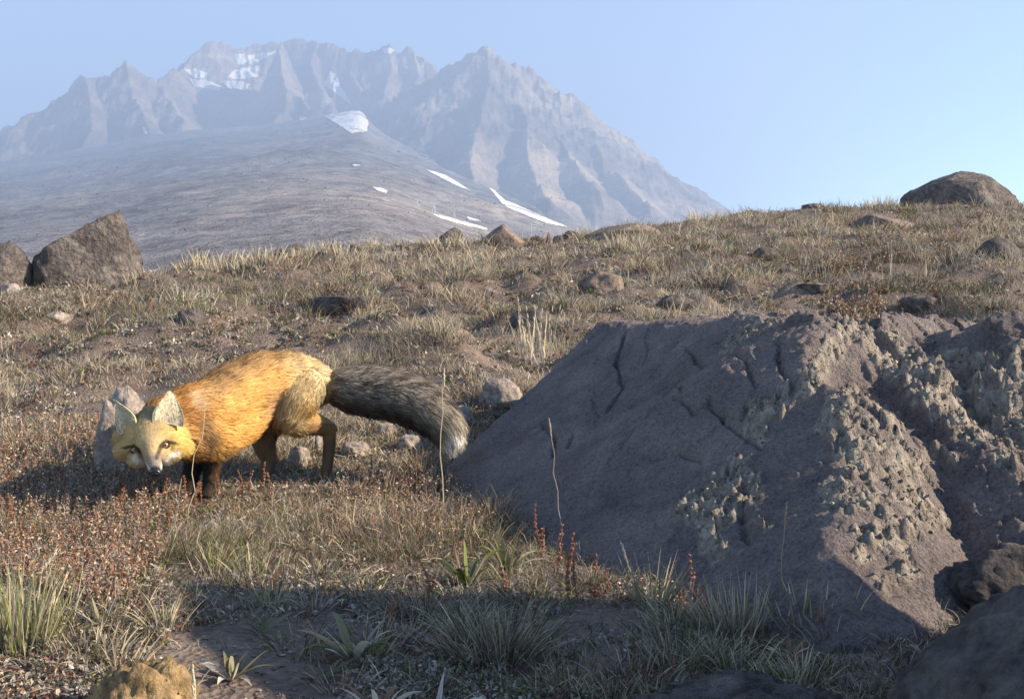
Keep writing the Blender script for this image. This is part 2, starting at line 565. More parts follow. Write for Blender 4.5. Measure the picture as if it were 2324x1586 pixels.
# ---- snow patches lying on the mountain
def snow_mat():
    m, nt, b = new_mat('old_snow')
    g = nd(nt, 'ShaderNodeNewGeometry')
    n = noise_node(nt, g.outputs['Position'], 0.03, 6, 0.7)
    c = ramp(nt, n.outputs[0], [(0.35, (0.55, 0.50, 0.45)), (0.55, (0.80, 0.78, 0.76))])
    nt.links.new(c.outputs[0], b.inputs['Base Color'])
    return m
SNOW = snow_mat()
SNOWS = [
    [(738, 266), (760, 259), (790, 253), (820, 251), (838, 281), (832, 299), (812, 300), (800, 306), (778, 290)],
    [(1107, 424), (1122, 433), (1145, 455), (1170, 464), (1205, 480), (1245, 498), (1288, 516), (1240, 507), (1205, 494), (1165, 478), (1142, 466)],
    [(966, 386), (985, 390), (1010, 398), (1035, 412), (1066, 433), (1040, 424), (1008, 408)],
    [(846, 425), (862, 427), (880, 434), (877, 439), (856, 433)],
    [(418, 158), (445, 158), (470, 166), (462, 180), (438, 178)],
    [(430, 180), (470, 184), (500, 196), (498, 208), (470, 202), (440, 198)],
    [(532, 124), (556, 122), (562, 142), (545, 148), (536, 146)],
    [(560, 128), (600, 122), (628, 116), (600, 135), (575, 146), (563, 146)],
    [(530, 160), (560, 154), (592, 150), (582, 176), (540, 182), (516, 178)],
    [(500, 184), (545, 186), (566, 192), (560, 206), (520, 202)],
    [(748, 163), (762, 170), (772, 196), (784, 216), (798, 240), (778, 226), (752, 204), (733, 196)],
    [(868, 112), (886, 110), (896, 116), (884, 126), (872, 122)],
    [(322, 290), (328, 289), (336, 304), (330, 306)],
    [(978, 486), (1010, 492), (1060, 506), (1104, 518), (1106, 523), (1060, 513), (1005, 498)],
    [(1058, 492), (1085, 500), (1092, 504), (1066, 500)],
    [(948, 348), (962, 350), (978, 357), (964, 356)],
    [(800, 374), (818, 375), (818, 378), (802, 378)],
    [(678, 268), (692, 264), (696, 270), (682, 276)],
]

def in_poly(u, v, poly):
    u, v = np.asarray(u, float), np.asarray(v, float)
    ins = np.zeros(u.shape, bool)
    n = len(poly)
    for i in range(n):
        x1, y1 = poly[i]; x2, y2 = poly[(i + 1) % n]
        if y1 == y2: continue
        c = ((v < y1) != (v < y2)) & (u < (x2 - x1) * (v - y1) / (y2 - y1) + x1)
        ins ^= c
    return ins

def build_snow():
    for si, poly in enumerate(SNOWS):
        pu = [p[0] for p in poly]; pv = [p[1] for p in poly]
        st = 1.1
        gu = np.arange(min(pu) - 3, max(pu) + 3, st); gv = np.arange(min(pv) - 3, max(pv) + 3, st)
        U, V = np.meshgrid(gu, gv)
        n = 3.0 * fbm(v3(U / 11, V / 7, si * 3.3), 3, 7)
        ins = in_poly(U + n, V + 0.7 * n, poly)
        idx = -np.ones(U.shape, int)
        vs = []
        pts = {}
        for i in range(U.shape[0]):
            for j in range(U.shape[1]):
                if ins[max(i - 1, 0):i + 1, max(j - 1, 0):j + 1].any():
                    h = hit_mountain(U[i, j], V[i, j])
                    if h is not None and h.y < 6000:
                        idx[i, j] = len(vs)
                        vs.append((h.x, h.y - 0.0002 * h.y, h.z + 0.0005 * h.y))
        fs = []
        for i in range(U.shape[0] - 1):
            for j in range(U.shape[1] - 1):
                q = (idx[i, j], idx[i + 1, j], idx[i + 1, j + 1], idx[i, j + 1])
                if min(q) >= 0 and ins[i, j]:
                    yy = [vs[k][1] for k in q]
                    if max(yy) - min(yy) < 200:
                        fs.append(q)
        if fs:
            mesh_obj('snow_patch', vs, fs, SNOW, mountain)
build_snow()

# ---- loose blocks strewn over the debris fan
def build_scree():
    rng = np.random.RandomState(31)
    n = 7000
    u = rng.uniform(-60, 1330, n); v = 280 + (600 - 280) * rng.rand(n) ** 0.8
    B7 = np.array([(0, 0, 1), (0.9, 0, 0.3), (0.28, 0.86, 0.3), (-0.73, 0.53, 0.3), (-0.73, -0.53, 0.3), (0.28, -0.86, 0.3), (0, 0, -1)])
    F7 = np.array([(0, 1 + i, 1 + (i + 1) % 5) for i in range(5)] + [(6, 1 + (i + 1) % 5, 1 + i) for i in range(5)])
    vs, cs = [], []
    clump = fbm(v3(u / 60, v / 18), 3, 77)
    for k in range(n):
        if rng.rand() > 0.35 + 1.2 * clump[k]: continue
        h = hit_mountain(u[k], v[k])
        if h is None or h.y > 3300: continue
        r = h.y / FPX * (0.7 + 2.4 * rng.rand() ** 4)
        q = B7 * rng.uniform(0.5, 1.4, (7, 1)) * r * np.array([rng.uniform(0.8, 1.8), 1.0, rng.uniform(0.5, 1.0)])
        vs.append(q + np.array([h.x, h.y, h.z + 0.2 * r]))
        cs.append(np.tile(np.array([0.15, 0.143, 0.142]) * rng.uniform(0.5, 1.9), (7, 1)))
    m = len(vs)
    ob = mesh_obj('scree_blocks', np.concatenate(vs), (F7[None] + 7 * np.arange(m)[:, None, None]).reshape(-1, 3), tint_mat('scree_block', 0.95, 0, 0.1), mountain, np.concatenate(cs), smooth=False)
    ob['kind'] = 'stuff'
build_scree()

# ---- chairlift towers on the debris fan
def steel_mat():
    m, nt, b = new_mat('painted_steel')
    b.inputs['Base Color'].default_value = (0.55, 0.56, 0.58, 1)
    b.inputs['Roughness'].default_value = 0.6
    return m
STEEL = steel_mat()

def lift_tower(u, v, h_px, label):
    p = hit_mountain(u, v)
    if p is None: return
    h = h_px / FPX * p.y
    root = empty('lift_tower', (p.x, p.y, p.z - 1.0))
    tag(root, label, 'lift tower', 'chairlift towers on the debris fan')
    r = max(0.28, 0.42 * p.y / FPX)
    for s in (-1, 1):
        mb = MB(); mb.tube([(s * h * 0.22, 0, 0), (0, 0, h)], [r, r * 0.8], (0.5, 0.5, 0.5), 6); mb.build('leg', STEEL, root)
    mb = MB(); mb.tube([(-h * 0.27, 0, h * 0.97), (h * 0.27, 0, h * 0.97)], [r * 0.9] * 2, (0.5, 0.5, 0.5), 6); mb.build('crossarm', STEEL, root)
    mb = MB(); mb.tube([(-h * 0.13, 0, h * 0.42), (h * 0.13, 0, h * 0.42)], [r * 0.7] * 2, (0.5, 0.5, 0.5), 6); mb.build('brace', STEEL, root)
for (u, v, h, lb) in ((946, 467, 17, 'pale chairlift tower on the debris fan uphill from the long thin snow streak'),
                      (984, 482, 22, 'tallest pale A-shaped chairlift tower at the upper end of the thin snow streak'),
                      (1030, 492, 15, 'short pale chairlift tower above the middle of the thin snow streak')):
    lift_tower(u, v, h, lb)
def lift_pole():
    p = hit_mountain(1206, 541)
    if p is None: return
    h = 36 / FPX * p.y
    root = empty('marker_pole', (p.x, p.y, p.z - 0.5))
    tag(root, 'thin pale upright pole just beyond the crest right of the peaked boulder', 'pole')
    mb = MB(); mb.tube([(0, 0, 0), (0, 0, h)], [0.45 * p.y / FPX] * 2, (0.5, 0.5, 0.5), 6); mb.build('post', STEEL, root)
    mb = MB(); mb.tube([(0, 0, h), (0, 0, h * 1.04)], [0.8 * p.y / FPX] * 2, (0.5, 0.5, 0.5), 6); mb.build('cap', STEEL, root)
lift_pole()

# ---- haze
def build_haze():
    me = bpy.data.meshes.new('haze')
    x0, x1, y0, y1, z0, z1 = -3600, 1320, -75, 7100, -240, 1460
    v = [(x, y, z) for z in (z0, z1) for y in (y0, y1) for x in (x0, x1)]
    f = [(0, 2, 3, 1), (4, 5, 7, 6), (0, 1, 5, 4), (2, 6, 7, 3), (0, 4, 6, 2), (1, 3, 7, 5)]
    me.from_pydata(v, [], f)
    m = bpy.data.materials.new('haze_air')
    m.use_nodes = True
    nt = m.node_tree
    nt.nodes.clear()
    o = nt.nodes.new('ShaderNodeOutputMaterial')
    p = nt.nodes.new('ShaderNodeVolumePrincipled')
    p.inputs['Color'].default_value = (0.54, 0.70, 1.0, 1)
    p.inputs['Density'].default_value = HAZE
    p.inputs['Anisotropy'].default_value = 0.0
    nt.links.new(p.outputs[0], o.inputs['Volume'])
    me.materials.append(m)
    ob = bpy.data.objects.new('haze', me)
    COL.objects.link(ob)
    tag(ob, 'thin blue summer haze filling the air towards the mountain', 'haze', kind='stuff')
HAZE = 3.3e-4
build_haze()
# ================================================================== ROCKS
def rock_mat(name, dark, mid, pale, scale=6.0, bscale=40.0, bstr=0.7, bdist=0.02, crust=None):
    m, nt, b = new_mat(name)
    tc = nd(nt, 'ShaderNodeTexCoord')
    pos = tc.outputs['Object']
    n1 = noise_node(nt, pos, scale, 8, 0.68, 0.3)
    n2 = noise_node(nt, pos, bscale, 6, 0.7)
    c = ramp(nt, n1.outputs[0], [(0.3, dark), (0.5, mid), (0.72, pale)]).outputs[0]
    c = mixc(nt, 0.85, c, ramp(nt, n2.outputs[0], [(0.3, (0.40, 0.39, 0.40)), (0.5, (1, 1, 1)), (0.72, (1.65, 1.6, 1.54))]).outputs[0], 'MULTIPLY')
    if crust:
        a = nd(nt, 'ShaderNodeAttribute', attribute_name='tint')
        n3 = noise_node(nt, pos, 26.0, 5, 0.7)
        cc = ramp(nt, n3.outputs[0], [(0.28, crust[0]), (0.5, crust[1]), (0.66, crust[2])]).outputs[0]
        c = mixc(nt, a.outputs['Fac'], c, cc)
    nt.links.new(c, b.inputs['Base Color'])
    vo = nd(nt, 'ShaderNodeTexVoronoi'); vo.inputs['Scale'].default_value = bscale * 1.3
    nt.links.new(pos, vo.inputs['Vector'])
    ad = nd(nt, 'ShaderNodeMath', operation='MULTIPLY_ADD')
    nt.links.new(vo.outputs['Distance'], ad.inputs[0]); ad.inputs[1].default_value = -0.35
    nt.links.new(n2.outputs[0], ad.inputs[2])
    bump(nt, b, ad.outputs[0], bstr, bdist)
    b.inputs['Roughness'].default_value = 0.95
    b.inputs['Specular IOR Level'].default_value = 0.15
    return m
M_BASALT = rock_mat('grey_basalt', (0.060, 0.050, 0.048), (0.13, 0.110, 0.100), (0.26, 0.22, 0.185), 3.5, 15.0, 1.0, 0.09)
M_BROWN = rock_mat('brown_andesite', (0.10, 0.075, 0.064), (0.17, 0.125, 0.10), (0.26, 0.20, 0.16), 4.0, 22.0, 0.8, 0.03)
M_PALE = rock_mat('pale_pumice', (0.15, 0.12, 0.10), (0.26, 0.215, 0.18), (0.38, 0.33, 0.28), 9.0, 45.0, 0.8, 0.012)
M_DARK = rock_mat('dark_lichened_rock', (0.05, 0.042, 0.040), (0.085, 0.072, 0.066), (0.15, 0.13, 0.112), 7.0, 45.0, 0.9, 0.02)
M_OCHRE = rock_mat('ochre_clod', (0.13, 0.085, 0.045), (0.26, 0.175, 0.085), (0.40, 0.29, 0.15), 14.0, 60.0, 0.9, 0.012)
M_SLAB = rock_mat('slab_lava', (0.105, 0.086, 0.082), (0.165, 0.136, 0.127), (0.235, 0.195, 0.175), 5.0, 120.0, 1.0, 0.012,
                  crust=((0.13, 0.105, 0.090), (0.27, 0.228, 0.185), (0.42, 0.365, 0.30)))
M_CRUST = tint_mat('crust_crumb', 0.95, 0.0, 0.1, noise=(160.0, 0.6, 1.3))

ICO = {}
def ico(sub):
    if sub not in ICO:
        bm = bmesh.new()
        bmesh.ops.create_icosphere(bm, subdivisions=sub, radius=1.0)
        bm.verts.ensure_lookup_table()
        ICO[sub] = (np.array([v.co[:] for v in bm.verts]), np.array([[v.index for v in f.verts] for f in bm.faces]))
        bm.free()
    return ICO[sub]

def boulder(label, cat, base, size, seed, mat, cuts=(), sub=5, rough=0.10, fine=0.03, rotz=0.0, group=None, sink=0.55, name='boulder', pits=0.0, lean=0.0, ncuts=18):
    """base: world point on the ground under the middle; size: full width, depth, height above ground"""
    P, F = ico(sub)
    P = P.copy()
    rng = np.random.RandomState(seed)
    pl = list(cuts)
    for k in range(ncuts):
        n = rng.normal(size=3); n /= np.linalg.norm(n)
        pl.append((tuple(n), 0.70 + 0.25 * rng.rand()))
    for n, o in pl:
        n = np.array(n, float); n /= np.linalg.norm(n)
        d = P @ n - o
        P = P - np.maximum(d, 0)[:, None] * n * 0.93
    nn = P / np.linalg.norm(P, axis=1)[:, None]
    off = seed * 7.77
    P = P * (1 + rough * fbm(P * 1.7 + off, 3, seed)[:, None])
    P = P + nn * (fine * (0.6 * ridged(P * 4.0 + off, 3, seed + 3) + 0.7 * facets(P[:, 0] + 0.7 * P[:, 2], P[:, 1] - 0.6 * P[:, 2], 0.28, seed + 4, 0.7) + 0.6 * fbm(P * 16 + off, 3, seed + 5)))[:, None]
    if pits:
        P = P - nn * (pits * sstep(0.15, 0.6, fbm(P * 9 + off, 2, seed + 9)))[:, None]
    top = P[:, 2].max()
    hz = size[2] * (1 + sink) / (top + 0.75)
    c, s = math.cos(rotz), math.sin(rotz)
    P = P * np.array([size[0] / 2 / max(0.6, np.abs(P[:, 0]).max()), size[1] / 2 / max(0.6, np.abs(P[:, 1]).max()), hz])
    P[:, 2] += size[2] - P[:, 2].max()
    # rooted well below the soil
    need = -0.40 * min(size[0], size[1])
    if P[:, 2].min() > need:
        lowp = P[:, 2] < 0.25 * size[2]
        zz = P[lowp, 2]; t0 = 0.25 * size[2]
        P[lowp, 2] = t0 + (zz - t0) * (t0 - need) / (t0 - zz.min())
    P[:, :2] = P[:, :2] @ np.array([[c, s], [-s, c]])
    P[:, 1] += lean * P[:, 2]
    ob = mesh_obj(name, P, F, mat)
    ob.location = [float(q) for q in base]
    tag(ob, label, cat, group)
    return ob

def boulder_px(label, box, v_base, seed, mat, y=None, depth=0.9, **kw):
    """box = (u0, u1, v_top) in photo pixels, v_base where it meets the ground"""
    u0, u1, vt = box
    um = (u0 + u1) / 2
    p = on_ground(um, v_base) if y is None else None
    if p is None:
        p = W(um, v_base, y); p[2] = gz(p[0], p[1])
    wd = (u1 - u0) / FPX * p[1]
    dp = wd * depth
    y2 = p[1] + dp * 0.35
    top = W(um, vt, y2)
    base = np.array([W(um, v_base, y2)[0], y2, gz(W(um, v_base, y2)[0], y2)])
    h = max(0.02, top[2] - base[2])
    return boulder(label, kw.pop('cat', 'boulder'), base, (wd, dp, h), seed, mat, **kw)

# big boulders on the skyline
boulder_px('large square-shouldered grey boulder standing on the crest beside a small dark rock', (40, 332, 478), 648, 3, M_BASALT, y=11.6, depth=0.9,
           cuts=[((-0.50, 0.0, 0.87), 0.36), ((0.97, -0.1, 0.18), 0.70), ((0.45, -0.8, 0.15), 0.55), ((-0.85, -0.5, 0.1), 0.70)], sub=5, rough=0.06, fine=0.04, pits=0.05)
boulder_px('small dark jagged rock leaning against the large square-shouldered boulder', (-110, 84, 546), 655, 8, M_BASALT, y=11.3, depth=0.8, sub=4, rough=0.2, fine=0.07,
           cuts=[((-0.6, 0, 0.8), 0.45)])
boulder_px('dark domed boulder alone on the skyline against the sky', (2052, 2304, 388), 478, 14, M_BASALT, y=19.6, depth=0.9, sub=5, rough=0.05, fine=0.025,
           cuts=[((0.75, 0, 0.65), 0.80), ((-0.6, -0.1, 0.8), 0.78)])
# rocks along the crest
boulder_px('brown peaked boulder on the crest below the long snow streak', (1076, 1205, 506), 575, 21, M_BROWN, y=14.9, depth=0.8, sub=4, rough=0.05, fine=0.03,
           cuts=[((-0.62, -0.1, 0.78), 0.45), ((0.66, -0.1, 0.75), 0.45)])
boulder_px('small dark pointed rock beside the brown peaked boulder', (978, 1056, 516), 560, 23, M_BASALT, y=15.2, depth=0.9, sub=4, rough=0.1, fine=0.06, cuts=[((-0.6, 0, 0.8), 0.5)])
boulder_px('wide dark hump-backed boulder on the crest amid orange grass', (1324, 1500, 508), 575, 26, M_BROWN, y=15.2, depth=0.8, sub=4, rough=0.06, fine=0.04, cuts=[((-0.6, -0.4, 0.7), 0.6)])
boulder_px('little dark rock left of the hump-backed boulder', (1275, 1322, 524), 548, 27, M_BASALT, y=15.9, depth=0.9, sub=4, rough=0.1, fine=0.06)
boulder_px('flat dark stone on the skyline left of the domed boulder', (1815, 1872, 462), 478, 28, M_BASALT, y=18.4, depth=0.9, sub=4, rough=0.1, fine=0.05)
boulder_px('low dark rock on the grassy skyline right of the mountain foot', (1690, 1722, 477), 494, 29, M_BASALT, y=17.8, depth=0.9, sub=4, rough=0.1, fine=0.05)
boulder_px('broad brown rock sunk in grass below the domed boulder', (1930, 2075, 486), 565, 31, M_BROWN, y=14.8, depth=0.9, sub=4, rough=0.06, fine=0.04, cuts=[((0.5, -0.5, 0.7), 0.55)])
boulder_px('long dark low rock on the crest behind pale grass', (596, 704, 552), 592, 33, M_BASALT, y=13.6, depth=0.6, sub=4, rough=0.1, fine=0.06, cuts=[((-0.5, -0.2, 0.8), 0.5)])
boulder_px('smaller dark low rock beside the long one on the crest', (478, 570, 578), 608, 35, M_BASALT, y=13.0, depth=0.6, sub=4, rough=0.12, fine=0.06)
rk = random.Random(4)
for k in range(15):
    u = 590 + 480 * (k + rk.uniform(-0.9, 0.9)) / 15 if k < 12 else rk.uniform(1215, 1300)
    w, h = rk.choice((18, 26, 34, 48, 62)), rk.uniform(5, 17)
    vb = np.interp(u, [c[0] for c in CREST], [c[1] for c in CREST])
    boulder_px('irregular dark stone half buried along the crest', (u - w / 2, u + w / 2, vb - h), vb + 8, 400 + k, (M_BASALT, M_BROWN, M_DARK)[k % 3], y=float(np.interp(u, [c[0] for c in CREST], [c[2] for c in CREST])) - rk.uniform(0.2, 1.4), depth=rk.uniform(0.6, 1.1), sub=4, rough=0.3, fine=0.12, rotz=rk.uniform(0, 3), group='dark stones half buried along the crest')
# half-buried rocks on the slope
slope = [
    ((1310, 1420, 614), 668, 'dark bare hump of rock in the grass below the hump-backed boulder', M_BROWN),
    ((1486, 1580, 668), 706, 'dark flat rock in the grass above the slab ridge', M_BASALT),
    ((2040, 2150, 668), 706, 'low grey rock in the grass above the red plants', M_BASALT),
    ((700, 850, 672), 716, 'wide dark rock sunk in the slope above the fox', M_DARK),
    ((1150, 1260, 700), 742, 'grey rock sunk in the slope behind the tall straw stems', M_BASALT),
    ((396, 470, 700), 738, 'small grey rock in the tufts below the large square-shouldered boulder', M_BASALT),
    ((2210, 2324, 540), 590, 'dark rock in shadow on the slope under the domed boulder', M_DARK),
    ((1700, 1760, 560), 588, 'small dark stone half hidden in grass on the right-hand slope', M_DARK),
    ((950, 1010, 640), 668, 'small brown stone half hidden in the middle of the slope', M_BROWN),
    ((1806, 1880, 640), 676, 'grey lump of rock in the grass left of the red plants', M_BASALT),
    ((100, 168, 706), 734, 'pale stone in the tufts below the small jagged rock', M_PALE),
    ((0, 46, 642), 668, 'pale lichened stone at the foot of the small jagged rock', M_PALE),
]
for k, (b, vb, lb, mt) in enumerate(slope):
    boulder_px(lb, b, vb, 60 + k, mt, depth=0.9, sub=4, rough=0.12, fine=0.05)
# rocks round the fox
near = [
    ((226, 372, 872), 965, 'pale grey rock behind the ears of the fox', M_PALE, 3.75),
    ((206, 300, 905), 1005, 'pink-grey rock beside the shaded ear of the fox', M_PALE, 3.55),
    ((1085, 1190, 858), 925, 'pinkish broken rock behind the fox tail beside the slab', M_PALE, None),
    ((1020, 1085, 920), 962, 'rounded pinkish stone behind the end of the fox tail', M_PALE, None),
    ((895, 965, 985), 1022, 'pale crusted stone under the fox tail', M_PALE, None),
    ((850, 905, 958), 990, 'small pale stone under the root of the fox tail', M_PALE, None),
    ((648, 708, 1010), 1082, 'rounded pale stone between the hind legs of the fox', M_PALE, 3.75),
    ((700, 742, 985), 1030, 'little pink stone behind the hind legs of the fox', M_PALE, 3.9),
    ((770, 842, 1000), 1050, 'flat pink-grey stone right of the hind foot of the fox', M_PALE, 3.85),
    ((455, 500, 1180), 1210, 'small grey stone in front of the fox paws', M_PALE, None),
    ((120, 200, 925), 955, 'grey stone in the shade left of the fox', M_BASALT, None),
]
for k, (b, vb, lb, mt, yy) in enumerate(near):
    boulder_px(lb, b, vb, 90 + k, mt, y=yy, depth=0.8, sub=4, rough=0.18, fine=0.09, cat='stone' if k else 'rock', name='rock', pits=0.12)

# ------------------------------------------------------------------ the big slab
def w_on_plane(u, v, a, b, c):
    d = ray(u, v)
    t = (CAM_H - c) / (a * d[0] + b * d[1] - d[2])
    return np.array([d[0] * t, d[1] * t])

def seg_dist(X, Y, A, B):
    ab = np.array(B) - np.array(A)
    t = np.clip(((X - A[0]) * ab[0] + (Y - A[1]) * ab[1]) / (ab @ ab), 0, 1)
    return np.hypot(X - A[0] - t * ab[0], Y - A[1] - t * ab[1]), t, (X - A[0]) * ab[1] - (Y - A[1]) * ab[0]

def smin(a, b, k):
    h = np.clip(0.5 + 0.5 * (b - a) / k, 0, 1)
    return b * (1 - h) + a * h - k * h * (1 - h)

P1 = (0.65, 0.27, -0.813)
CRUST = [
    [(1705, 1030), (1722, 1110), (1690, 1150), (1660, 1280), (1625, 1305), (1588, 1262), (1580, 1200), (1530, 1178), (1560, 1125), (1625, 1090), (1655, 1045)],
    [(1735, 872), (1790, 880), (1805, 930), (1745, 1005), (1700, 1000), (1690, 960), (1705, 905)],
    [(1815, 865), (1850, 810), (1900, 757), (1930, 735), (1985, 760), (1940, 800), (1890, 850), (1855, 895), (1835, 940), (1800, 925)],
    [(1640, 790), (1700, 755), (1750, 722), (1790, 725), (1760, 745), (1700, 780), (1655, 805)],
    [(1880, 900), (1960, 888), (2040, 940), (2062, 1010), (2110, 1080), (2112, 1130), (2155, 1190), (2105, 1220), (2092, 1310), (2020, 1350), (1980, 1300), (1935, 1245), (1950, 1200), (1868, 1150), (1866, 1080), (1900, 1030), (1860, 985)],
    [(1930, 730), (2000, 745), (2060, 815), (2180, 895), (2260, 980), (2360, 1060), (2360, 1150), (2250, 1060), (2160, 985), (2080, 935), (2000, 855), (1950, 790)],
    [(2060, 815), (2200, 790), (2420, 790), (2420, 1080), (2330, 1020), (2240, 950), (2150, 875)],
    [(2060, 1020), (2140, 1010), (2200, 1060), (2120, 1080)],
    [(1700, 1180), (1760, 1200), (1740, 1230)],
]

def slab_height(X, Y):
    p1 = P1[0] * X + P1[1] * Y + P1[2]
    # left-hand back edge falls away behind the silhouette
    q = -0.72 * (X + 0.27) + 0.69 * (Y - 3.62)
    s = 0.69 * (X + 0.27) + 0.72 * (Y - 3.62)
    pb = 0.566 * s - 1.6 * q
    # top edge
    top = 0.525 + 0.02 * sstep(0.5, 0.9, X) + 0.022 * fbm(v3(X * 4, Y * 2), 3, 299) - 0.30 * np.maximum(Y - (4.35 - 0.75 * (X - 0.4)), -0.6) * (Y > (4.35 - 0.75 * (X - 0.4))) - 0.9 * np.maximum(Y - 4.55, 0)
    z = smin(p1, top, 0.02)
    z = smin(z, pb, 0.02)
    # raised middle slab right of the long joint
    joint = [(0.10, 2.72), (0.13, 2.77), (0.377, 3.05), (0.47, 3.17)]
    dj = np.full(X.shape, 9.0); sd = np.zeros(X.shape)
    for A, B in zip(joint[:-1], joint[1:]):
        d, t, side = seg_dist(X, Y, A, B)
        sd = np.where(d < dj, np.sign(side), sd); dj = np.minimum(dj, d)
    rise = 0.045 * sstep(0.0, 0.028, dj * (sd > 0)) * sstep(0.75, 0.05, dj) * sstep(3.25, 3.0, Y)
    groove = -0.02 * np.exp(-(dj / 0.016) ** 2) * sstep(3.3, 3.1, Y)
    z = z + np.where(z > -0.05, rise + groove, 0)
    # right-hand mass sloping to the right and the front
    g = lambda cx, cy, sx, sy: np.exp(-(((X - cx) / sx) ** 2 + ((Y - cy) / sy) ** 2))
    p3 = 0.545 - 0.45 * (X - 0.90) + 0.558 * (Y - 3.02)
    p3 = p3 + 0.06 * g(0.80, 2.45, 0.10, 0.14) + 0.05 * g(0.78, 2.14, 0.11, 0.12) - 0.12 * g(0.875, 2.76, 0.12, 0.10)
    z = smin(z, p3, 0.02)
    # second block to the right: a shaded left face under a long sunlit edge
    p4 = 0.60 * (X - 0.93) + 0.45 * (Y - 2.05) + 0.02
    xr, zr = 1.06 - 0.127 * (Y - 2.278), 0.20 + 0.374 * (Y - 2.278)
    p5 = zr - 0.25 * (X - xr) + 0.22 * g(1.40, 2.90, 0.22, 0.22) - 0.05 * g(1.15, 2.75, 0.05, 0.3)
    q4 = smin(p4, p5, 0.015) - 4.0 * np.maximum(0.93 - X, 0) - 1.5 * np.maximum(Y - 3.3, 0)
    z = -smin(-z, -q4, 0.015)
    top2 = 0.555 - 0.40 * np.maximum(Y - 3.25, 0) + 0.03 * sstep(1.1, 1.4, X)
    z = np.where(X > 0.80, smin(z, top2, 0.03), z)
    z = z - 0.9 * np.maximum(X - 1.75, 0)
    return z

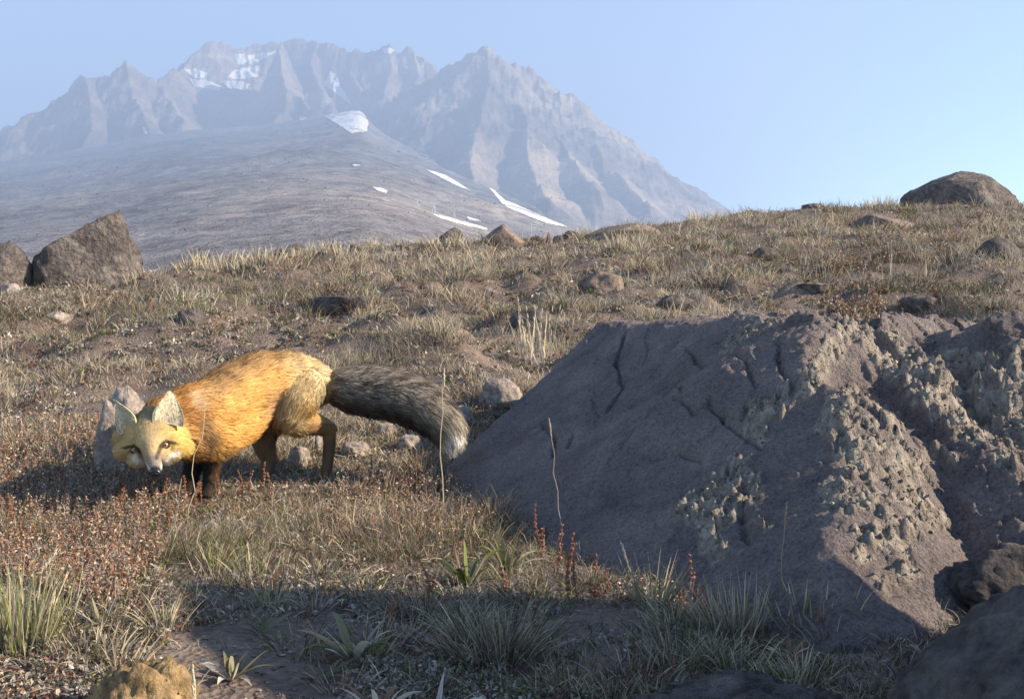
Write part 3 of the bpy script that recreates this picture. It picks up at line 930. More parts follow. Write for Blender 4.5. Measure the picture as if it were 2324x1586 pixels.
def build_slab():
    x = np.concatenate([np.linspace(-0.42, 1.42, 400)[:-1], np.linspace(1.42, 2.35, 80)]); y = np.concatenate([np.linspace(1.78, 3.6, 395)[:-1], np.linspace(3.6, 4.95, 130)])
    X, Y = np.meshgrid(x, y)
    P = v3(X, Y)
    Xw = X + 0.02 * fbm(P * 5, 3, 300); Yw = Y + 0.02 * fbm(P * 5 + 30, 3, 301)
    Z = slab_height(Xw, Yw)
    Z = Z + 0.014 * fbm(P * 3.2, 4, 310) + 0.004 * fbm(P * 22, 3, 311)
    rightness = sstep(0.62, 0.95, X + 0.15 * (Y - 3))
    wxx, wyy = X + 0.03 * fbm(P * 6, 3, 322), Y + 0.03 * fbm(P * 6 + 7, 3, 323)
    rightness = np.maximum(rightness, 0.8 * sstep(0.80, 0.98, X + 0.25 * fbm(P * 3, 3, 324)))
    Z = Z + rightness * (0.050 * facets(wxx, wyy, 0.17, 325, 0.6) + 0.016 * facets(wxx, wyy, 0.07, 335, 0.7) + 0.012 * fbm(P * 16, 3, 321))
    Z = Z + (1 - rightness) * 0.010 * facets(wxx, wyy, 0.22, 345, 0.35) * sstep(3.0, 3.6, Y + 0.6 * X)
    Z = Z - 0.008 * sstep(0.35, 0.6, fbm(P * 13, 2, 346))
    Z = Z + 0.0035 * facets(X, Y, 0.022, 370, 0.8) + (0.003 + 0.006 * rightness) * facets(wxx, wyy, 0.045, 375, 0.8)
    # cracks
    cracks = [[(1535, 940), (1560, 948), (1578, 965), (1596, 955)], [(1612, 938), (1606, 950), (1640, 968), (1680, 990), (1705, 1008), (1738, 1022)], [(1690, 960), (1700, 940)],
              [(1768, 800), (1766, 835), (1775, 860), (1800, 885)], [(1545, 905), (1550, 925)], [(1290, 1005), (1298, 985)],
              [(1420, 760), (1400, 820), (1415, 870), (1380, 930)], [(1560, 790), (1600, 840), (1590, 880)], [(1640, 830), (1690, 850), (1720, 900)], [(1480, 1060), (1540, 1040), (1600, 1060)],
              [(1700, 1120), (1680, 1170), (1700, 1230)], [(1230, 960), (1260, 990), (1255, 1030)], [(1600, 1130), (1640, 1110), (1660, 1075)]]
    for cr in cracks:
        pts = [w_on_plane(u, v, *P1) for u, v in cr]
        for A, B in zip(pts[:-1], pts[1:]):
            d = seg_dist(X + 0.006 * fbm(P * 30, 2, 330), Y, A, B)[0]
            Z = Z - 0.022 * np.exp(-(d / 0.0075) ** 2)
    # rough pitted crust, paler than the bare slab, and loose crumbs
    U, V = proj(np.stack([X, Y, Z], -1))
    n = fbm(P * 9, 4, 340)
    cr = np.zeros(X.shape)
    for poly in CRUST:
        cr = np.maximum(cr, in_poly(U + 34 * n, V + 26 * fbm(P * 9 + 50, 4, 341), poly) * 1.0)
    cr = cr * (fbm(P * 26, 3, 345) > -0.28)
    for it in range(1):
        c2 = cr.copy()
        c2[1:-1, 1:-1] = (cr[1:-1, 1:-1] * 2 + cr[:-2, 1:-1] + cr[2:, 1:-1] + cr[1:-1, :-2] + cr[1:-1, 2:]) / 6
        cr = c2
    Z = Z + cr * (0.006 + 0.017 * facets(X, Y, 0.030, 350, 0.9) + 0.012 * facets(X + 0.3 * Z, Y, 0.014, 360, 0.9) + 0.006 * fbm(P * 60, 2, 351))
    edge = (X <= x[0] + 1e-6) | (X >= x[-1] - 1e-6) | (Y <= y[0] + 1e-6) | (Y >= y[-1] - 1e-6)
    G = ground_z(X, Y)
    Z = np.maximum(Z, G - 0.16)
    Z = np.where(edge, G - 0.4, Z)
    keep = (Z > G - 0.155) | edge
    vid = -np.ones(X.size, int)
    F = grid_faces(len(y), len(x))
    kf = keep.ravel()[F].any(1)
    F = F[kf]
    used = np.unique(F)
    vid[used] = np.arange(len(used))
    V3 = np.stack([X, Y, Z], -1).reshape(-1, 3)[used]
    root = empty('slab_rock', (0.8, 3.0, 0.0))
    tag(root, 'huge slanting lava slab with a bare shaded face and a crusted sunlit end', 'rock')
    cc = np.repeat(cr.ravel()[used][:, None], 3, 1)
    off = np.array([0.8, 3.0, 0.0])
    mesh_obj('rock_body', V3 - off, vid[F], M_SLAB, root, cc)
    # knobbly crumbs of crust
    rng = np.random.RandomState(5)
    idx = np.nonzero((cr > 0.55).ravel() & (Z > G).ravel())[0]
    XYZ = np.stack([X, Y, Z], -1).reshape(-1, 3)
    pick = rng.choice(idx, min(3500, len(idx)), replace=False)
    tones = np.array([(0.22, 0.185, 0.15), (0.28, 0.24, 0.195), (0.17, 0.14, 0.12), (0.25, 0.20, 0.145), (0.13, 0.108, 0.095), (0.33, 0.30, 0.25)])
    B7 = np.array([(0, 0, 1), (0.9, 0, 0.3), (0.28, 0.86, 0.3), (-0.73, 0.53, 0.3), (-0.73, -0.53, 0.3), (0.28, -0.86, 0.3), (0, 0, -1)])
    F7 = np.array([(0, 1 + i, 1 + (i + 1) % 5) for i in range(5)] + [(6, 1 + (i + 1) % 5, 1 + i) for i in range(5)])
    m = len(pick)
    r = 0.0015 + 0.0035 * rng.rand(m) ** 3
    bv = B7[None] * rng.uniform(0.45, 1.5, (m, 7, 1)) * (r[:, None] * rng.uniform(0.6, 1.6, (m, 3)))[:, None, :]
    bv = bv + (XYZ[pick] - off + rng.normal(size=(m, 3)) * 0.003)[:, None, :]
    bf = (F7[None] + 7 * np.arange(m)[:, None, None]).reshape(-1, 3)
    bc = np.repeat(tones[rng.randint(6, size=m)] * rng.uniform(0.6, 1.15, (m, 1)), 7, 0)
    k = mesh_obj('loose_crumbs', bv.reshape(-1, 3), bf, M_CRUST, root, bc, smooth=False)
    k['kind'] = 'stuff'
    return root
slab = build_slab()

# rocks about the slab and in the foreground
boulder('dark lumpy rock behind the right end of the slab', 'rock', (1.60, 4.10, gz(1.60, 4.10)), (0.62, 0.5, 0.44), 131, M_DARK, sub=5, rough=0.2, fine=0.08, name='rock')
boulder('dark rock with a crusted top behind the slab, next to the lumpy one', 'rock', (1.92, 3.9, gz(1.92, 3.9)), (0.55, 0.6, 0.52), 133, M_DARK, sub=5, rough=0.2, fine=0.08, name='rock')
boulder('big dark boulder in shade at the foot of the slab beside the pebbly rock', 'boulder', (0.73, 1.34, gz(0.73, 1.34) - 0.01), (0.66, 0.46, 0.265), 141, M_DARK, sub=5, rough=0.14, fine=0.06, rotz=0.2)
boulder('tall leaning grey boulder added out of view beside the big dark boulder to shade the foreground sand', 'boulder', (1.75, 0.74, gz(1.75, 0.74)), (0.9, 1.46, 1.36), 143, M_DARK, sub=4, rough=0.25, fine=0.08, lean=0.72)  # added out of frame; overhang shaped to shade the foreground but spare the crust
boulder('low pebbly rock in front of the big dark boulder', 'rock', (0.315, 1.40, gz(0.315, 1.40) - 0.01), (0.32, 0.20, 0.100), 151, M_BASALT, sub=5, rough=0.2, fine=0.10, name='rock', pits=0.1)
boulder('crumbly ochre clod of pumice beside the mossy mound', 'rock', (-0.49, 1.44, gz(-0.49, 1.44) - 0.015), (0.17, 0.13, 0.110), 161, M_OCHRE, sub=5, rough=0.35, fine=0.14, name='rock', pits=0.12, ncuts=4)
boulder('low crusted rock at the right foot of the slab', 'rock', (0.98, 2.02, gz(0.98, 2.02)), (0.36, 0.26, 0.13), 165, M_DARK, sub=5, rough=0.2, fine=0.08, name='rock', pits=0.1)
# ================================================================== THE FOX
def FX(cx, cy, y):
    """pixels of the enlarged fox crop of the photo, at distance y"""
    return W((250 + cx / 2.4463) * 0.9078, (850 + cy / 2.4463) * 0.9078, y)

# chains of (cx, cy, distance, radius); region name; fur length; the fur flows along each chain
CH = [
    ('body', [(520, 470, 3.24, .070), (610, 470, 3.32, .090), (700, 425, 3.38, .099), (830, 340, 3.45, .102), (980, 262, 3.53, .098), (1140, 250, 3.60, .094), (1255, 268, 3.64, .082), (1330, 272, 3.67, .058)]),
    ('belly', [(640, 560, 3.31, .072), (720, 565, 3.36, .076), (830, 490, 3.43, .080), (930, 400, 3.49, .075)]),
    ('chest', [(590, 540, 3.27, .070), (645, 610, 3.31, .056), (700, 655, 3.33, .034)]),
    ('neck', [(370, 490, 3.19, .056), (440, 475, 3.23, .066), (540, 460, 3.28, .082), (620, 450, 3.33, .092)]),
    ('ruff', [(400, 560, 3.17, .052), (490, 585, 3.21, .056), (570, 600, 3.27, .060)]),
    # head
    ('head', [(322, 500, 3.135, .046), (314, 560, 3.110, .050), (306, 625, 3.085, .042)]),
    ('head', [(200, 545, 3.165, .038), (305, 535, 3.125, .050), (412, 540, 3.150, .040)]),
    ('cheek', [(150, 600, 3.190, .036), (300, 590, 3.137, .046), (465, 588, 3.165, .036)]),
    ('cheek', [(330, 600, 3.125, .046), (430, 630, 3.145, .045), (500, 655, 3.170, .033)]),
    ('cheek', [(290, 610, 3.125, .044), (205, 655, 3.155, .043), (150, 672, 3.190, .031)]),
    ('jaw', [(330, 665, 3.098, .034), (400, 712, 3.110, .025), (445, 715, 3.140, .020)]),
    ('jaw', [(300, 680, 3.098, .032), (245, 728, 3.112, .025), (205, 738, 3.145, .019)]),
    ('muzzle', [(306, 600, 3.090, .040), (313, 665, 3.060, .030), (325, 728, 3.028, .0225), (337, 778, 3.004, .0195), (341, 798, 2.992, .0150)]),
    ('chin', [(330, 745, 3.06, .018), (345, 800, 3.022, .0125), (352, 818, 3.010, .0095)]),
    # legs
    ('front', [(640, 520, 3.32, .070), (672, 630, 3.345, .046), (690, 715, 3.365, .033), (682, 820, 3.370, .0250), (672, 895, 3.350, .0215), (660, 930, 3.325, .0205), (645, 942, 3.295, .0165)]),
    ('front', [(560, 540, 3.34, .062), (575, 650, 3.37, .042), (575, 740, 3.385, .030), (556, 840, 3.375, .0250), (545, 910, 3.355, .0215), (533, 945, 3.330, .0205), (518, 955, 3.300, .0165)]),
    ('thigh', [(1225, 300, 3.585, .078), (1180, 380, 3.545, .076), (1150, 450, 3.525, .060), (1210, 490, 3.55, .050)]),
    ('hind', [(1140, 470, 3.515, .046), (1250, 500, 3.56, .044), (1340, 525, 3.60, .031), (1402, 548, 3.625, .0225), (1402, 640, 3.635, .0205), (1392, 760, 3.635, .0185), (1378, 840, 3.620, .0170), (1362, 868, 3.590, .0160), (1350, 876, 3.570, .0130)]),
    ('farhind', [(1130, 340, 3.66, .072), (1040, 470, 3.63, .058), (990, 560, 3.61, .046), (1010, 660, 3.63, .034), (1035, 725, 3.65, .026), (1010, 820, 3.64, .0200), (990, 885, 3.62, .0185), (975, 915, 3.585, .0195), (962, 922, 3.560, .0150)]),
    ('tail', [(1330, 268, 3.67, .046), (1420, 285, 3.67, .050), (1530, 300, 3.66, .066), (1680, 318, 3.64, .072), (1830, 346, 3.61, .073), (1960, 398, 3.58, .068), (2055, 468, 3.55, .058), (2112, 535, 3.53, .048), (2138, 590, 3.515, .035), (2146, 630, 3.51, .018)]),
]
SEG = []          # (A, B, ra, rb, region, t0, t1)
for reg, ch in CH:
    pts = [(FX(a, b, y), r) for a, b, y, r in ch]
    n = len(pts) - 1
    for k in range(n):
        SEG.append((pts[k][0], pts[k + 1][0], pts[k][1], pts[k + 1][1], reg, k / n, (k + 1) / n))

FOX_O = np.array([FX(700, 955, 3.42)[0], 3.45, gz(FX(700, 955, 3.42)[0], 3.45)])

def build_fox_mesh():
    bm = bmesh.new()
    SPH, SF = ico(3)
    for A, B, ra, rb, *_ in SEG:
        n = max(2, int(np.linalg.norm(B - A) / (0.45 * min(ra, rb))) + 1)
        for k in range(n + 1):
            t = k / n
            c = A + (B - A) * t; r = ra + (rb - ra) * t
            vs = [bm.verts.new(tuple(c + r * p)) for p in SPH]
            for f in SF:
                bm.faces.new((vs[f[0]], vs[f[1]], vs[f[2]]))
    # toes
    for cx, cy, y in ((645, 948, 3.290), (518, 961, 3.295), (1350, 880, 3.560), (962, 926, 3.550)):
        for k in (-1.5, -0.5, 0.5, 1.5):
            c = FX(cx, cy, y) + np.array([k * 0.0095, -0.012 + 0.004 * abs(k), 0.0])
            vs = [bm.verts.new(tuple(c + np.array([.0075, .013, .0085]) * p)) for p in SPH]
            for f in SF:
                bm.faces.new((vs[f[0]], vs[f[1]], vs[f[2]]))
    me = bpy.data.meshes.new('fox_raw'); bm.to_mesh(me); bm.free()
    ob = bpy.data.objects.new('fox_raw', me); COL.objects.link(ob)
    rm = ob.modifiers.new('r', 'REMESH'); rm.mode = 'VOXEL'; rm.voxel_size = 0.0052
    sm = ob.modifiers.new('s', 'SMOOTH'); sm.factor = 0.5; sm.iterations = 6
    dg = bpy.context.evaluated_depsgraph_get()
    ev = ob.evaluated_get(dg)
    m2 = bpy.data.meshes.new_from_object(ev)
    bpy.data.objects.remove(ob, do_unlink=True)
    return m2

REGS = ['body', 'belly', 'chest', 'neck', 'ruff', 'head', 'cheek', 'jaw', 'muzzle', 'chin', 'front', 'thigh', 'hind', 'farhind', 'tail']
FURLEN = dict(body=.030, belly=.030, chest=.028, neck=.034, ruff=.034, head=.010, cheek=.015, jaw=.011, muzzle=.0075, chin=.005, front=.012, thigh=.026, hind=.011, farhind=.014, tail=.052)

def nearest_seg(P):
    best = np.full(len(P), 1e9); reg = np.zeros(len(P), int); tt = np.zeros(len(P)); flow = np.zeros((len(P), 3)); rad = np.zeros(len(P))
    for A, B, ra, rb, rg, t0, t1 in SEG:
        ab = B - A; L2 = ab @ ab
        t = np.clip(((P - A) @ ab) / L2, 0, 1)
        d = np.linalg.norm(P - A - t[:, None] * ab, axis=1) - (ra + (rb - ra) * t)
        m = d < best
        best = np.where(m, d, best); reg = np.where(m, REGS.index(rg), reg); tt = np.where(m, t0 + (t1 - t0) * t, tt)
        flow = np.where(m[:, None], ab / math.sqrt(L2), flow); rad = np.where(m, ra + (rb - ra) * t, rad)
    return reg, tt, flow, rad

def fox_crop(P):
    u, v = proj(P)
    return (u / 0.9078 - 250) * 2.4463, (v / 0.9078 - 850) * 2.4463

def lerp(a, b, t):
    return a * (1 - t[:, None]) + np.array(b) * t[:, None]

def fox_colour(P, N, reg, tt, rng, strand=True):
    cx, cy = fox_crop(P)
    n = len(P)
    j1 = fbm(P * 22, 3, 801); j2 = fbm(P * 60, 2, 802)
    cxn, cyn = cx + 40 * j1, cy + 35 * fbm(P * 22 + 9, 3, 803)
    is_ = lambda *r: np.isin(reg, [REGS.index(q) for q in r])
    c = np.tile(np.array([0.64, 0.36, 0.105]), (n, 1))                    # golden orange flank
    c = lerp(c, (0.70, 0.43, 0.15), sstep(560, 760, cyn) * sstep(560, 640, cxn))
    # shoulder and neck: russet, with a grey fan on the shoulder
    c = lerp(c, (0.34, 0.15, 0.045), sstep(760, 560, cxn) * sstep(140, 260, cyn) * 0.85)
    c = lerp(c, (0.46, 0.36, 0.22), sstep(75, 20, np.hypot(cxn - 590, (cyn - 350) * 0.8)) * 0.8)
    c = lerp(c, (0.26, 0.135, 0.05), sstep(60, 10, np.abs(cxn - 650 - 0.1 * (cyn - 560))) * sstep(420, 520, cyn) * sstep(760, 640, cyn) * 0.75)
    c = lerp(c, (0.27, 0.165, 0.085), sstep(120, 50, np.hypot((cxn - 640) * 1.0, (cyn - 600) * 0.62)) * is_('front', 'chest', 'belly', 'body', 'ruff') * 0.75)
    # back: tan-grey with dark guard hairs
    back = sstep(0.25, 0.8, N[:, 2]) * sstep(560, 700, cxn)
    c = lerp(c, (0.33, 0.205, 0.095), back * 0.85)
    # loin to thigh: cream-grey; front edge of the thigh grey-brown
    c = lerp(c, (0.60, 0.44, 0.22), sstep(1060, 1210, cxn) * is_('body', 'thigh', 'farhind', 'belly', 'hind'))
    c = lerp(c, (0.24, 0.165, 0.115), sstep(130, 40, np.hypot((cxn - 1085) * 0.9, (cyn - 430) * 0.62)) * is_('thigh', 'body', 'hind', 'belly') * 0.6)
    c = lerp(c, (0.50, 0.30, 0.10), sstep(110, 30, np.hypot(cxn - 1300, cyn - 440)) * is_('thigh', 'body', 'hind') * 0.8)
    c = lerp(c, (0.60, 0.48, 0.28), sstep(1285, 1350, cxn) * is_('body', 'thigh', 'tail') * sstep(1430, 1350, cxn))
    # legs
    low = is_('front') * sstep(660, 770, cyn)
    c = lerp(c, (0.030, 0.022, 0.019), low)
    c = lerp(c, (0.10, 0.06, 0.035), is_('front') * sstep(650, 720, cxn) * sstep(700, 800, cyn) * 0.6)
    c = lerp(c, (0.25, 0.17, 0.105), is_('farhind') * sstep(480, 560, cyn))
    c = lerp(c, (0.36, 0.21, 0.095), is_('hind') * sstep(470, 520, cyn))
    c = lerp(c, (0.17, 0.11, 0.065), is_('hind') * sstep(560, 640, cyn))
    # tail
    ta = is_('tail') * sstep(1360, 1440, cxn)
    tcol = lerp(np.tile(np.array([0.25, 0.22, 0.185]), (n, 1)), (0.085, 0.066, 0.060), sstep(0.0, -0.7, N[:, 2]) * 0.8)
    tcol = lerp(tcol, (0.36, 0.31, 0.24), sstep(1980, 2120, cxn) * 0.6)
    tcol = lerp(tcol, (0.80, 0.77, 0.72), sstep(0.765, 0.85, tt + 0.03 * j1))
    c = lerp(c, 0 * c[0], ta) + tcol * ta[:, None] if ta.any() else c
    # head
    hd = is_('head', 'cheek', 'jaw', 'muzzle', 'chin')
    hc = np.tile(np.array([0.54, 0.385, 0.175]), (n, 1))
    hc = lerp(hc, (0.62, 0.43, 0.14), sstep(390, 490, cx))
    hc = lerp(hc, (0.30, 0.21, 0.11), sstep(90, 20, np.abs(cx - 300)) * sstep(560, 470, cy) * 0.8)
    hc = lerp(hc, (0.27, 0.225, 0.18), is_('muzzle', 'head') * sstep(660, 720, cy) * 0.95)
    hc = lerp(hc, (0.40, 0.30, 0.17), is_('muzzle', 'head') * sstep(70, 30, np.abs(cx - 308)) * sstep(690, 640, cy) * 0.7)
    hc = lerp(hc, (0.36, 0.24, 0.12), sstep(60, 25, np.hypot(cx - 265, (cy - 690) * 0.6)) * 0.6)
    # dark tear lines from the eyes to the muzzle, dark rims of the eyes
    for ex, ey, sx in ((398, 642, 1), (212, 672, -1)):
        d = seg_px(cx, cy, (ex - sx * 30, ey + 20), (ex - sx * 52, ey + 80))
        hc = lerp(hc, (0.08, 0.05, 0.035), sstep(19, 6, d) * 0.9)
        d = seg_px(cx, cy, (ex - sx * 34, ey + 12), (ex + sx * 4, ey - 26)); d = np.minimum(d, seg_px(cx, cy, (ex + sx * 6, ey - 27), (ex + sx * 62, ey - 14)))
        hc = lerp(hc, (0.035, 0.022, 0.018), sstep(12, 4, d) * 0.95)
        hc = lerp(hc, (0.05, 0.035, 0.028), sstep(40, 29, np.hypot(cx - ex, (cy - ey) * 1.5)))
    # white lips and chin, darker cheek corner
    lip = seg_px(cx, cy, (470, 690), (400, 745)); lip = np.minimum(lip, seg_px(cx, cy, (400, 745), (385, 800))); lip = np.minimum(lip, seg_px(cx, cy, (385, 800), (362, 828)))
    hc = lerp(hc, (0.80, 0.74, 0.62), sstep(26, 14, lip))
    lip2 = seg_px(cx, cy, (215, 720), (265, 760)); lip2 = np.minimum(lip2, seg_px(cx, cy, (265, 760), (305, 815)))
    hc = lerp(hc, (0.62, 0.57, 0.5), sstep(24, 12, lip2))
    hc = lerp(hc, (0.72, 0.66, 0.56), is_('chin') * 0.9 + is_('jaw') * 0.12)
    hc = lerp(hc, (0.055, 0.042, 0.036), sstep(30, 18, np.hypot((cx - 452) * 0.8, cy - 732)) * 0.7)
    hc = lerp(hc, (0.03, 0.024, 0.022), sstep(44, 30, np.hypot(cx - 340, cy - 806)))
    c = np.where(hd[:, None], hc, c)
    c = lerp(c, (0.56, 0.36, 0.12), is_('ruff') * sstep(560, 480, cx) * 0.8)
    c = lerp(c, (0.56, 0.29, 0.08), is_('neck', 'ruff') * sstep(620, 560, cx) * 0.55)
    k = 1 + 0.28 * j1 + 0.16 * j2
    if strand:
        k = k * rng.uniform(0.78, 1.22, n)
    return np.clip(c * k[:, None], 0.008, 0.9)

def seg_px(x, y, a, b):
    ax, ay = a; bx, by = b
    dx, dy = bx - ax, by - ay
    t = np.clip(((x - ax) * dx + (y - ay) * dy) / (dx * dx + dy * dy), 0, 1)
    return np.hypot(x - ax - t * dx, y - ay - t * dy)

M_FUR = tint_mat('fox_fur', 0.62, 0.18, 0.25)
M_SKIN = tint_mat('fox_pelt', 0.9, 0.0, 0.1)
M_NOSE, _nt, _b = new_mat('wet_black_nose')
_b.inputs['Base Color'].default_value = (0.012, 0.010, 0.011, 1); _b.inputs['Roughness'].default_value = 0.35; _b.inputs['Specular IOR Level'].default_value = 0.5
M_EYE = tint_mat('fox_eye', 0.12, 0.0, 0.6)

def fur_mesh(roots, norms, dirs, lens, wids, c0, c1, rng, bend=0.35):
    """each hair: a tapered ribbon of two quads and a tip, shaded with the pelt's own normal"""
    n = len(roots)
    tdir = dirs / (np.linalg.norm(dirs, axis=1)[:, None] + 1e-9)
    side = np.cross(tdir, norms + 0.6 * rng.normal(size=(n, 3)))
    side /= np.linalg.norm(side, axis=1)[:, None] + 1e-9
    V = np.zeros((n, 5, 3)); C = np.zeros((n, 5, 3)); NN = np.zeros((n, 5, 3))
    d0 = norms * 0.55 + tdir; d0 /= np.linalg.norm(d0, axis=1)[:, None]
    p0 = roots - norms * 0.002
    p1 = p0 + d0 * (lens * 0.5)[:, None]
    d1 = tdir - norms * bend * 0.2 + 0.10 * rng.normal(size=(n, 3)); d1 /= np.linalg.norm(d1, axis=1)[:, None]
    p2 = p1 + d1 * (lens * 0.5)[:, None]
    h = side * (wids / 2)[:, None]
    V[:, 0] = p0 - h; V[:, 1] = p0 + h; V[:, 2] = p1 - h * 0.8; V[:, 3] = p1 + h * 0.8; V[:, 4] = p2
    C[:, 0] = C[:, 1] = c0 * 0.9; C[:, 2] = C[:, 3] = (c0 + c1) / 2; C[:, 4] = c1
    nn = norms + 0.30 * rng.normal(size=(n, 3)) + 0.18 * tdir; nn /= np.linalg.norm(nn, axis=1)[:, None]
    NN[:] = nn[:, None]
    base = np.arange(n)[:, None] * 5
    T = np.concatenate([base + [0, 1, 3], base + [0, 3, 2], base + [2, 3, 4]], 1).reshape(-1, 3)
    return V.reshape(-1, 3), T, C.reshape(-1, 3), NN.reshape(-1, 3)

def set_normals(ob, NN):
    me = ob.data
    try:
        me.normals_split_custom_set_from_vertices([tuple(map(float, q)) for q in NN])
    except Exception as e:
        print('normals', e)

def build_ear(base_l, base_r, tip, y_base, y_tip, facing, root, lab):
    """cupped ear: an outer shell with a dark back and a pale hollow inside"""
    Lb, Rb, Tp = FX(*base_l, y_base), FX(*base_r, y_base), FX(*tip, y_tip)
    mid = (Lb + Rb) / 2
    ax = Tp - mid
    acr = Rb - Lb
    out = np.cross(ax, acr); out /= np.linalg.norm(out)
    if out[1] < 0: out = -out            # away from the camera: the back of the ear
    nr, ncol = 14, 13
    fr, bk, cf, cb, rootsP, rootsN, rootsD, rootsC = [], [], [], [], [], [], [], []
    for i in range(nr):
        t = i / (nr - 1)
        w = (1 - t) ** 0.62 * (1 + 0.30 * math.sin(math.pi * min(1, t * 1.25)))
        for j in range(ncol):
            s = j / (ncol - 1) * 2 - 1
            cup = (1 - s * s) * 0.012 * (1 - 0.75 * t)
            p = mid + ax * t + acr * 0.5 * s * w + out * (cup + facing * s * 0.026 * (1 - 0.5 * t)) + ax * (-0.03 * s * s * (1 - t))
            fr.append(p)
            e = abs(s)
            cream = np.array([0.56, 0.48, 0.33]); grey = np.array([0.22, 0.19, 0.155]); rim = np.array([0.62, 0.52, 0.32])
            h = max(0, 1 - abs(s - 0.15) * 2.2) * (1 - t) * 0.75
            col = cream * (1 - h) + grey * h
            if e > 0.8: col = col * 0.3 + rim * 0.7
            cf.append(col)
            bk.append(p + out * (0.0050 * (1 - 0.5 * t)) + acr * 0.5 * s * w * 0.10 * (s * facing < 0) + ax * 0.025 * t)
            cb.append(np.array([0.022, 0.018, 0.017]) if t > 0.12 else np.array([0.20, 0.10, 0.04]))
    V = np.array(fr + bk); C = np.array(cf + cb)
    F = [tuple(q) for q in grid_faces(nr, ncol)] + [tuple(q[::-1] + nr * ncol) for q in grid_faces(nr, ncol)]
    o = nr * ncol
    for i in range(nr - 1):
        for j in (0, ncol - 1):
            a, b = i * ncol + j, (i + 1) * ncol + j
            F.append((a, b, b + o, a + o))
    ear = mesh_obj('ear', V - FOX_O, F, M_SKIN, root, C)
    # hairs in the hollow and along the rims
    rng = np.random.RandomState(int(tip[0]))
    P, N, D, L, C0, C1, Wd = [], [], [], [], [], [], []
    for k in range(900):
        t = rng.rand() ** 1.2 * 0.96; s = rng.uniform(-1, 1)
        if rng.rand() < 0.35: s = rng.choice([-1, 1]) * rng.uniform(0.9, 1.0)
        w = (1 - t) ** 0.62 * (1 + 0.30 * math.sin(math.pi * min(1, t * 1.25)))
        cup = (1 - s * s) * 0.012 * (1 - 0.75 * t)
        p = mid + ax * t + acr * 0.5 * s * w + out * (cup + facing * s * 0.026 * (1 - 0.5 * t)) + ax * (-0.03 * s * s * (1 - t))
        P.append(p); N.append(-out); D.append(ax / np.linalg.norm(ax) * 0.9 - acr / np.linalg.norm(acr) * s * 0.5 - out * 0.25)
        inner = abs(s) < 0.85
        L.append(rng.uniform(0.008, 0.016) * (1 - 0.4 * t)); Wd.append(0.0011)
        c = np.array([0.58, 0.50, 0.35]) if rng.rand() < 0.75 else np.array([0.25, 0.22, 0.18])
        C0.append(c * 0.85); C1.append(c)
    V, T, C, NN = fur_mesh(np.array(P), np.array(N), np.array(D), np.array(L), np.array(Wd), np.array(C0), np.array(C1), rng)
    hb = mesh_obj('ear_hair', V - FOX_O, T, M_FUR, ear, C); hb['kind'] = 'stuff'
    set_normals(hb, NN)
    return ear

